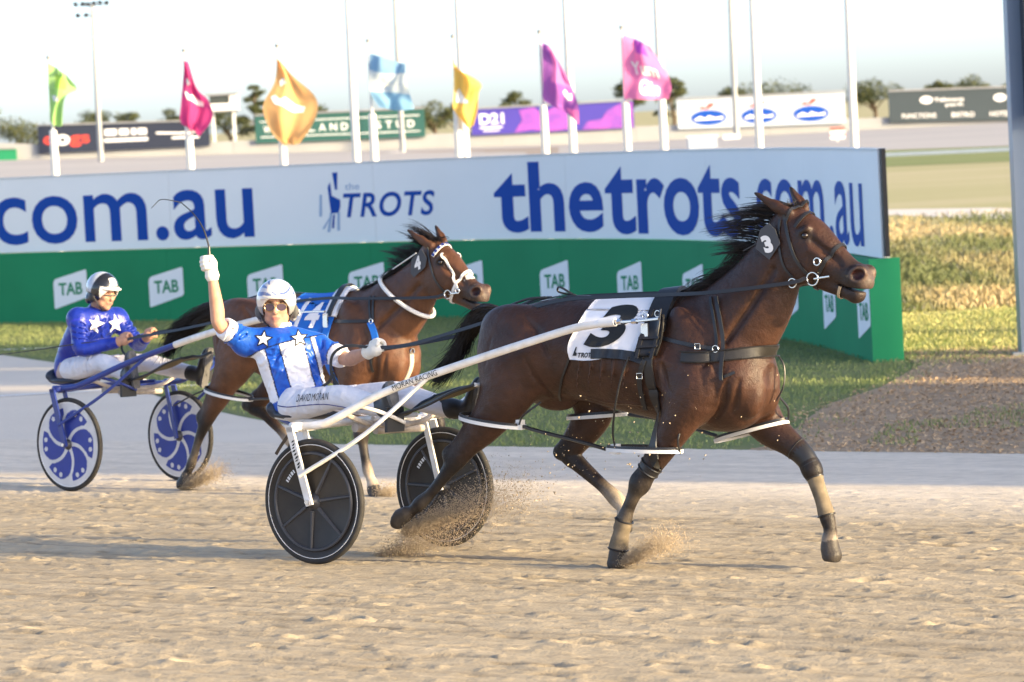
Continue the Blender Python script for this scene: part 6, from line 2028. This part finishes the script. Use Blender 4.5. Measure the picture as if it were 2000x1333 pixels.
# white collar
part('collar', MB().lathe([(.072, -.035), (.069, .0), (.065, .022), (.060, .022), (.060, -.03)], n_ + np.array((.002, 0, .012)), (n_ + np.array((-.02, 0, .1)) - n_), 28).mesh('collar'), M_cloth, D1.jk)
V2, F2 = text_tris('DAVID MORAN', 1, 0, .3, 1.08)
V2 = fit2(V2, 0, .27, 0, .042)
tr_ = [o for o in D1.rt.children if o.name.startswith('trousers')][0]
D1.decal(D1.TF, V2, F2, (-.42, -.45, .893), (.995, 0, .055), (-.03, 0, 1), (0, 1, 0), M_digit, tr_, .007, 'lettering', .03)
pts = cr(np.array([(-.60, .868), (-.50, .861), (-.36, .873), (-.20, .88), (-.08, .868), (.05, .855), (.18, .855)]), 8)
P = march(D1.TF, np.c_[pts[:, 0], np.full(len(pts), -.45), pts[:, 1]], (0, 1, 0), .001)
part('piping', MB().tube(P, .0032, 5).mesh('piping'), M_bpaint, tr_)
def helm1(q):
    C = np.tile(np.array((.44, .46, .50)), (len(q), 1))
    w = q[:, 2] + .35 * q[:, 0] + .025 * np.sin(q[:, 1] * 30)
    C[(w > .075) & (w < .092)] = (.10, .14, .30)
    C[(w > .108) & (w < .116)] = (.12, .18, .36)
    C[(w > .128) & (w < .140) & (np.abs(q[:, 1]) > .03)] = (.06, .10, .28)
    C[(np.abs(q[:, 1]) < .045) & (q[:, 2] > .085) & (q[:, 2] < .125) & (q[:, 0] > .05)] = (.62, .58, .52)
    C[(q[:, 2] < .062) & (q[:, 0] > .03)] = (.62, .58, .50)
    C[(q[:, 2] < .0)] = (.28, .28, .27)
    return C
D1.helmet(helm1)
D1.glasses()
D1.fist('armR', (-.12, .12, 1.0), (-.75, .2, .05), M_glove)
D1.fist('armL', (1.0, -.25, .12), (-.1, -.75, .45), M_glove)
for k in ('armR', 'armL'):
    w, hd = np.array(D1.J[k][2]), np.array(D1.J[k][3])
    d = (hd - w) / np.linalg.norm(hd - w)
    part('glove_cuff', MB().lathe([(.036, .006), (.043, .006), (.041, .026), (.036, .026)], w, d, 20).mesh('cuff'), M_glove, D1.rt)
D1.boots({'legR': ((.215, -.215, .865), (.325, -.225, .775), (.285, -.245, .985), (-.98, 0, -.19)), 'legL': ((.385, .20, .835), (.52, .205, .76), (.60, .20, .985), (-.94, 0, .34))})

# ---- the driver behind
D2 = Person(RIG2, 'driver in deep blue silks and black helmet leaning forward on the rear sulky', (-.5, 0, .80),
    {'pelvis': (-.54, 0, .905), 'belly': (-.50, 0, 1.03), 'neck': (-.275, 0, 1.355), 'head': (-.205, -.01, 1.49),
     'armR': [(-.30, -.185, 1.29), (-.18, -.27, 1.065), (.055, -.135, 1.105), (.13, -.11, 1.125)],
     'armL': [(-.25, .175, 1.28), (-.10, .25, 1.085), (.11, .12, 1.125), (.18, .10, 1.155)],
     'legR': [(-.47, -.10, .90), (-.03, -.19, .955), (.275, -.215, .865)],
     'legL': [(-.45, .11, .90), (.06, .18, .94), (.545, .20, .86)]}, (.99, .02, -.22), (.95, -.16, .05))
D2.trousers()
def silks2(t, b, fr, sl):
    C = np.tile(np.array((.010, .026, .27)), (len(t), 1))
    m = sl.max(1)
    C[(np.abs(m - .2) < .03)] = (.02, .03, .38)
    C[(t < .10) & (b < .02) & (fr > .02)] = (.45, .36, .34)
    return C
D2.jacket(2, silks2)
n_ = np.array(D2.J['neck'])
for b_, tilt, sz in ((-.085, -.2, .075), (.10, .1, .078)):
    o = n_ + D2.cl * b_ + np.array((.0, 0, -.115)) + D2.cf * .30
    ux, uz = D2.cl * math.cos(tilt) + D2.cu * math.sin(tilt), D2.cu * math.cos(tilt) - D2.cl * math.sin(tilt)
    V2, F2 = star2(sz)
    D2.decal(D2.JF, V2, F2, o, ux, uz, -D2.cf, M_cloth, D2.jk, .005, 'star')
part('collar', MB().lathe([(.074, -.03), (.070, .012), (.064, .012), (.062, -.03)], n_ + np.array((.0, 0, .006)), (.10, 0, .1), 28).mesh('collar'), mat('blue_collar', (.016, .024, .32), .4), D2.jk)
def helm2(q):
    C = np.tile(np.array((.012, .012, .014)), (len(q), 1))
    C[(q[:, 0] < -.005 + .2 * (q[:, 2] - .05)) & (q[:, 2] > .0)] = (.42, .45, .50)
    C[(q[:, 0] > .075) & (q[:, 2] > .07) & (np.abs(q[:, 1]) < .035) & (q[:, 2] < .14)] = (.68, .68, .68)
    C[(q[:, 2] < .062) & (q[:, 0] > .06)] = (.66, .64, .60)
    return C
D2.helmet(helm2)
gg = part('goggles', MB().tube(cr(np.array([D2.h(.06, -.075, .0), D2.h(.102, -.045, -.002), D2.h(.115, 0, -.002), D2.h(.102, .045, -.002), D2.h(.06, .075, .0)]), 6), .0055, 6).mesh('goggle_frame'), M_guard, D2.rt)
D2.fist('armR', (1.0, .0, .10), (-.1, -.75, .55), M_skin)
D2.fist('armL', (1.0, .0, .10), (-.1, -.60, .65), M_skin)
D2.boots({'legR': ((.275, -.215, .865), (.375, -.235, .80), (.355, -.255, 1.02), (-.99, 0, -.08)), 'legL': ((.545, .20, .86), (.665, .20, .79), (.73, .20, 1.02), (-.95, 0, .28))})

# ---- whip and reins
wp = root('whip', 'thin driving whip bent back above the raised glove', 'whip', M=RIG1, base=(-.97, -.315, 1.70))
part('handle', MB().tube(cr(np.array([(-.955, -.33, 1.63), (-.967, -.326, 1.69), (-.975, -.318, 1.80)]), 5), [.0125] * 5 + [.010] * 4 + [.007] * 2, 8).mesh('handle'), M_leather, wp)
part('shaft', MB().tube(cr(np.array([(-.975, -.318, 1.80), (-1.015, -.315, 1.90), (-1.09, -.31, 1.99), (-1.19, -.305, 2.062)]), 8), np.linspace(.006, .0032, 25), 6).mesh('whip_shaft'), M_leather, wp)
part('lash', MB().tube(cr(np.array([(-1.19, -.305, 2.062), (-1.30, -.305, 2.082), (-1.355, -.305, 2.083), (-1.39, -.305, 2.062), (-1.425, -.305, 2.036)]), 6), np.linspace(.0035, .0022, 25), 5).mesh('lash'), M_guard, wp)

def reins(M, label, base, near, far, tail):
    rt = root('reins', label, 'reins', M=M, base=base)
    for pts, nm in ((near, 'near_rein'), (far, 'far_rein')):
        P = cr(np.array(pts, float), 8)
        N = np.tile(np.array((0, -1.0, .25)), (len(P), 1))
        part(nm, MB().add(*ribbon_geo(P, N, .022, .005)).mesh(nm), M_leather, rt)
    for pts in tail:
        P = cr(np.array(pts, float), 8)
        N = np.tile(np.array((.5, -1.0, .1)), (len(P), 1))
        part('rein_end', MB().add(*ribbon_geo(P, N, .017, .004)).mesh('rein_end'), M_leather, rt)
    return rt
# ================================================================== second horse
H2 = Horse(RIG2, .30, .385, -.10, LEGS2, HOOF2, (.105, .045, .022), 'bay racing horse behind wearing number 4 with white noseband', True, .004)
if True:
    h = H2
    h.hair('mane', h.mane(.02, .55, 620, .17, .5, .12, .6, 13) + h.mane(.45, .97, 640, .22, .75, .65, .0, 15), .0019, .0004)
    rg = np.random.default_rng(18)
    fl = [np.array((3.185, rg.normal() * .025, 1.83)) + np.linspace(0, 1, 8)[:, None] * np.array((.05 + rg.normal() * .03, rg.normal() * .03, .05 + rg.normal() * .02)) + (np.linspace(0, 1, 8) ** 2)[:, None] * np.array((-.0, 0, -.06)) for _ in range(90)]
    h.hair('forelock', fl, .002, .0005)
    h.tail([(1.22, 0, 1.36), (1.08, 0, 1.37), (.93, 0, 1.325), (.76, 0, 1.25), (.60, 0, 1.17), (.50, .0, 1.09), (.46, 0, 1.0)], (.030, .055, .075, .085, .08, .06, .03), 700, 14)
    cl = h.patch('saddle_cloth', [[(1.96, 1.475), (2.15, 1.475), (2.36, 1.475)], [(1.95, 1.40), (2.13, 1.40), (2.34, 1.41)], [(1.93, 1.28), (2.12, 1.27), (2.32, 1.27)], [(1.92, 1.16), (2.10, 1.14), (2.31, 1.13)]], M_silkblue)
    for a, b in ((1.975, 2.02), (2.09, 2.13)):
        h.strap('cloth_stripe', [(a, 1.43), (a - .01, 1.3), (a - .02, 1.17)], .035, .003, M_cloth, off=.0175, parent=cl)
    h.number(cl, '4', M_cloth, 2.14, 2.26, 1.22, 1.40, .021, .03)
    h.hoop('saddle_pad', 2.345, 1.12, .11, .02, M_cloth, a0=-48, a1=-48 + 150, off=.014, n=50)
    h.hoop('saddle_strap', 2.345, 1.12, .05, .008, off=.036, a0=-50, a1=110, n=50)
    h.hoop('girth', 2.345, 1.12, .06, .008, M_silkblue, off=.006, n=90)
    h.line('shaft_rod', [(2.18, -.374, 1.334), (2.30, -.375, 1.336), (2.46, -.375, 1.338)], .0085, M_chrome)
    q = h.side([(2.335, 1.29)], .05)[0]
    part('shaft_hook', MB().box(q - np.array((.022, .006, .07)), q + np.array((.022, .006, .03))).mesh('hook', smooth=False), M_chrome, h.rt)
    tp = cr(np.array([(2.3, 1.8), (2.0, 1.8), (1.7, 1.8), (1.45, 1.8), (1.27, 1.8)]), 8)
    P = march(h.F, np.c_[tp[:, 0], np.full(len(tp), 0.0), tp[:, 1]], (0, 0, -1), .004)
    part('back_strap', MB().add(*ribbon_geo(P, np.tile((0, 0, 1.0), (len(P), 1)), .03, .006)).mesh('back_strap'), M_leather, h.rt)
    h.strap('breast_strap', [(2.39, 1.262), (2.50, 1.262), (2.62, 1.262), (2.73, 1.262)], .024, .006)
    h.strap('neck_strap', [(2.68, 1.44), (2.70, 1.36), (2.725, 1.26)], .018, .005)
    h.strap('neck_strap', [(2.72, 1.44), (2.735, 1.34), (2.745, 1.22), (2.75, 1.05), (2.74, .90)], .020, .005)
    h.strap('breast_collar', [(2.72, 1.255), (2.755, 1.19), (2.79, 1.10), (2.815, 1.03)], .050, .012, M_silkblue)
    h.strap('breast_collar', [(2.72, 1.255), (2.755, 1.19), (2.79, 1.10), (2.815, 1.03)], .050, .012, M_cloth, sd=1)
    th_ = np.linspace(1.03, .74, 14)
    P = march(h.F, np.c_[np.full(14, 3.5), np.full(14, -.0), th_], (-1, 0, 0), .004)
    part('breast_plate', MB().add(*ribbon_geo(P, h.F.normal(P), .042, .008)).mesh('breast_plate'), mat('pale_leather', (.55, .47, .36), .6), h.rt)
    metal_ring(h.rt, P[0] + np.array((.012, 0, .012)), .02, .005, (1, 0, 0))
    q = h.side([(2.735, 1.262)], .016)[0]
    metal_ring(h.rt, q, .017, .0035)
    # white loop round the neck
    a = np.radians(np.linspace(0, 360, 60, endpoint=False))
    ax_v = Vector((.62, 0, .78))
    u_ = np.array((0, 1.0, 0))
    v_ = np.array(ax_v.cross(Vector(u_)))
    ax2 = np.array((-.80, 0, .60))
    D = np.cos(a)[:, None] * np.array((.83, 0, -.56)) + np.sin(a)[:, None] * u_
    P = np.array((2.93, 0, 1.42)) + D * .4
    P = march(h.F, P, -D, .016)
    part('neck_ring', MB().tube(P, .015, 8, closed=True).mesh('neck_ring'), M_strapw, h.rt)
    h.hopple((1.30, -.19, .725), .215, .13, -.040)
    h.hopple((2.44, -.175, .66), .23, .105, .0)
    h.hopple((1.62, .19, .80), .185, .12, .012)
    h.line('hopple_cord', [(1.51, -.20, .69), (1.75, -.22, .70), (2.0, -.22, .69), (2.21, -.19, .66)], .010)
    h.line('hanger', [(1.09, -.20, .765), (.95, -.24, .71), (.80, -.26, .64)], .006)
    # bridle
    h.strap('cheek_strap', [(3.19, 1.78), (3.215, 1.70), (3.27, 1.56), (3.34, 1.46)], .016, .005)
    def ringband(name, c, d, w, m, a0=0, a1=360, off=.004, t=.005):
        d = Vector(d).normalized()
        u = Vector((0, 1, 0))
        v = d.cross(u).normalized()
        a = np.radians(np.linspace(a0, a1, 44, endpoint=(a1 - a0) < 360))
        D = np.cos(a)[:, None] * np.array(v) + np.sin(a)[:, None] * np.array(u)
        P = march(h.F, np.array(c) + D * .2, -D, off)
        return part(name, MB().add(*ribbon_geo(P, h.F.normal(P), w, t, closed=(a1 - a0) >= 360)).mesh(name), m, h.rt)
    bb = ringband('brow_band', (3.24, 0, 1.70), (.86, 0, -.50), .024, M_strapw, -80, 80, t=.008)
    for i in range(9):
        ang = 66 + i * 14
        ringband('brow_stud', (3.24, 0, 1.70), (.86, 0, -.50), .025, M_bpaint, (i - 4) * 18 - 5, (i - 4) * 18 + 5, .0125, .002)
    ringband('nose_band', (3.45, 0, 1.53), (.80, 0, -.58), .020, M_strapw)
    for sd in (-1, 1):
        P = h.side(cr(np.array([(3.325, 1.735), (3.375, 1.66), (3.425, 1.56), (3.455, 1.475)]), 8), .004, sd)
        part('face_strap', MB().add(*ribbon_geo(P, h.F.normal(P), .018, .005)).mesh('face_strap'), M_strapw, h.rt)
    q = h.side([(3.455, 1.47)], .014)[0]
    metal_ring(h.rt, q, .018, .004)
    q = h.side([(3.37, 1.445)], .02)[0]
    metal_ring(h.rt, q, .030, .004, nm='bit_ring')
    h.line('bit', [q + np.array((.01, 0, 0)), q + np.array((.05, .0, .006)), q + np.array((.09, .006, .012))], .006, M_chrome)
    h.line('head_check', [(3.10, -.10, 1.74), (2.80, -.04, 1.62), (2.55, -.02, 1.515), (2.33, -.03, 1.47)], .005, M_strapw)
    c = h.side([(3.125, 1.665)], .020)[0]
    u, v = np.array((.95, .05, .22)), np.array((-.15, .02, 1.0))
    u, v = u / np.linalg.norm(u), v / np.linalg.norm(v)
    w_ = np.cross(u, v)
    def plate(pts, z, t):
        A = [c + u * x + v * y + w_ * z for x, y in pts]
        B = [p + w_ * t for p in A]
        n = len(A)
        return MB().add(A + B, [tuple(range(n))[::-1], tuple(range(n, 2 * n))] + [(i, (i + 1) % n, (i + 1) % n + n, i + n) for i in range(n)]).mesh('plate', smooth=False)
    pl = part('number_plate', plate([(-.075, -.05), (-.05, -.085), (.06, -.04), (.085, .02), (.05, .09), (-.05, .045)], 0, .004), M_plate, h.rt)
    V2, F2 = text_tris('4', 1, .05)
    V2 = fit2(V2, -.030, .030, -.045, .05)
    part('number', fast_mesh('number', [c + u * x + v * (y + .2 * x) + w_ * .0075 for x, y in V2], F2, smooth=False), M_strapw, pl)

reins(RIG1, 'black reins running from the front horse to the white left glove', (.035, -.06, 1.19),
      [(2.945, -.115, 1.548), (2.86, -.15, 1.525), (2.45, -.215, 1.485), (2.10, -.19, 1.475), (1.80, -.16, 1.47), (1.42, -.14, 1.455), (1.07, -.12, 1.388), (.70, -.10, 1.300), (.30, -.075, 1.215), (.06, -.06, 1.195), (-.04, -.055, 1.185)],
      [(2.945, .115, 1.548), (2.86, .15, 1.525), (2.45, .19, 1.485), (2.10, .17, 1.48), (1.60, .14, 1.475), (1.20, .12, 1.45), (.90, .09, 1.335), (.48, .03, 1.245), (.06, -.05, 1.185), (-.02, -.05, 1.178)],
      [[(.0, -.07, 1.20), (-.12, -.13, 1.21), (-.20, -.16, 1.16), (-.21, -.165, 1.06), (-.17, -.165, .995), (-.155, -.165, .965), (-.18, -.165, .975), (-.20, -.16, 1.05)],
       [(-.20, -.165, 1.07), (-.22, -.17, 1.01), (-.27, -.18, .975), (-.29, -.185, .93)],
       [(-.19, -.165, 1.0), (-.17, -.18, .95), (-.20, -.19, .905)]])
reins(RIG2, 'black reins running from the rear horse to the bare hands of its driver', (.15, 0, 1.14),
      [(3.37, -.12, 1.445), (3.24, -.15, 1.425), (2.63, -.22, 1.425), (2.36, -.20, 1.43), (1.92, -.17, 1.40), (1.45, -.15, 1.31), (.80, -.14, 1.21), (.30, -.12, 1.15), (.13, -.115, 1.125), (.0, -.11, 1.12)],
      [(3.37, .12, 1.445), (3.24, .15, 1.425), (2.63, .20, 1.43), (2.36, .19, 1.44), (1.92, .16, 1.42), (1.45, .14, 1.35), (.80, .12, 1.24), (.30, .10, 1.18), (.18, .10, 1.155), (.05, .10, 1.15)],
      [[(.1, -.115, 1.12), (.13, -.14, 1.05), (.20, -.15, .99), (.24, -.15, .92)]])
whip2 = root('whip', 'long thin whip held low behind the driver in deep blue', 'whip', M=RIG2, base=(0, -.1, 1.1))
part('shaft', MB().tube(cr(np.array([(.13, -.12, 1.135), (-.2, -.32, 1.10), (-.55, -.38, 1.06), (-.95, -.42, 1.02)]), 6), np.linspace(.006, .003, 19), 6).mesh('whip_shaft'), M_leather, whip2)
# strap ends hanging under the front seat
hs = root('hanging_strap', 'frayed leather strap ends trailing under the front seat', 'strap', M=RIG1, base=(-.62, .0, .80))
for pts in ([(-.60, .02, .80), (-.68, .02, .70), (-.76, .03, .62), (-.80, .03, .57)], [(-.60, .04, .80), (-.66, .04, .70), (-.72, .05, .60), (-.745, .05, .545)]):
    P = cr(np.array(pts), 6)
    part('strap', MB().add(*ribbon_geo(P, np.tile((0.3, -1.0, 0), (len(P), 1)), .020, .004)).mesh('strap'), mat('worn_leather', (.10, .07, .045), .7, .3, var=.3, vscale=20), hs)
# ================================================================== sand thrown up by the hoofs and wheels
M_spray = mat('thrown_sand', (.46, .36, .24), 1, .1)
def spray(M, name_label, c, d, n, spread, size, seed):
    rg = np.random.default_rng(seed)
    t = rg.random(n) ** 1.6
    p = np.array(c) + t[:, None] * np.array(d) + rg.normal(size=(n, 3)) * (np.array(spread) * (.25 + t[:, None]))
    p[:, 2] = np.maximum(p[:, 2], .004 + .01 * rg.random(n))
    sz = size * (.35 + rg.random(n) ** 3 * 1.8)
    tet = np.array([(1, 1, 1), (-1, -1, 1), (-1, 1, -1), (1, -1, -1)]) * .6
    ax = rg.normal(size=(n, 1, 3)) * .5
    V = p[:, None] + (tet[None] + ax * rg.random((n, 4, 1))) * sz[:, None, None]
    F = (np.arange(n)[:, None, None] * 4 + np.array([(0, 1, 2), (0, 3, 1), (0, 2, 3), (1, 3, 2)])[None]).reshape(-1, 3)
    me = fast_mesh('sand_spray', V.reshape(-1, 3), F, smooth=False)
    o = part('sand_spray', me, M_spray, None)
    o.matrix_world = M
    o['label'], o['category'], o['kind'] = name_label, 'sand', 'stuff'
spray(RIG1, 'sand kicked up around the planted front hoof of horse 3', (1.76, -.175, .015), (.38, -.03, .17), 26000, (.05, .05, .035), .0019, 1)
spray(RIG1, 'sand thrown forward from the rear hoof in front of the far dark wheel', (.30, -.15, .16), (.62, .25, .22), 38000, (.08, .10, .075), .0021, 2)
spray(RIG1, 'loose sand low on the track under the rear hoof of horse 3', (.05, -.05, .0), (.42, .05, .13), 20000, (.12, .10, .03), .0021, 3)
spray(RIG2, 'sand thrown up by the rear hoof of the second horse', (.80, -.19, .02), (.38, .0, .15), 24000, (.05, .06, .035), .0023, 4)
spray(RIG2, 'little puff of sand at the planted front hoof of the second horse', (2.70, -.175, .01), (.22, 0, .06), 6000, (.05, .05, .025), .003, 6)
rg = np.random.default_rng(12)
spray(RIG1, 'scattered sand grains flying below the front horse', (.9, -.2, .35), (1.5, -.1, .55), 420, (.25, .2, .16), .0042, 9)
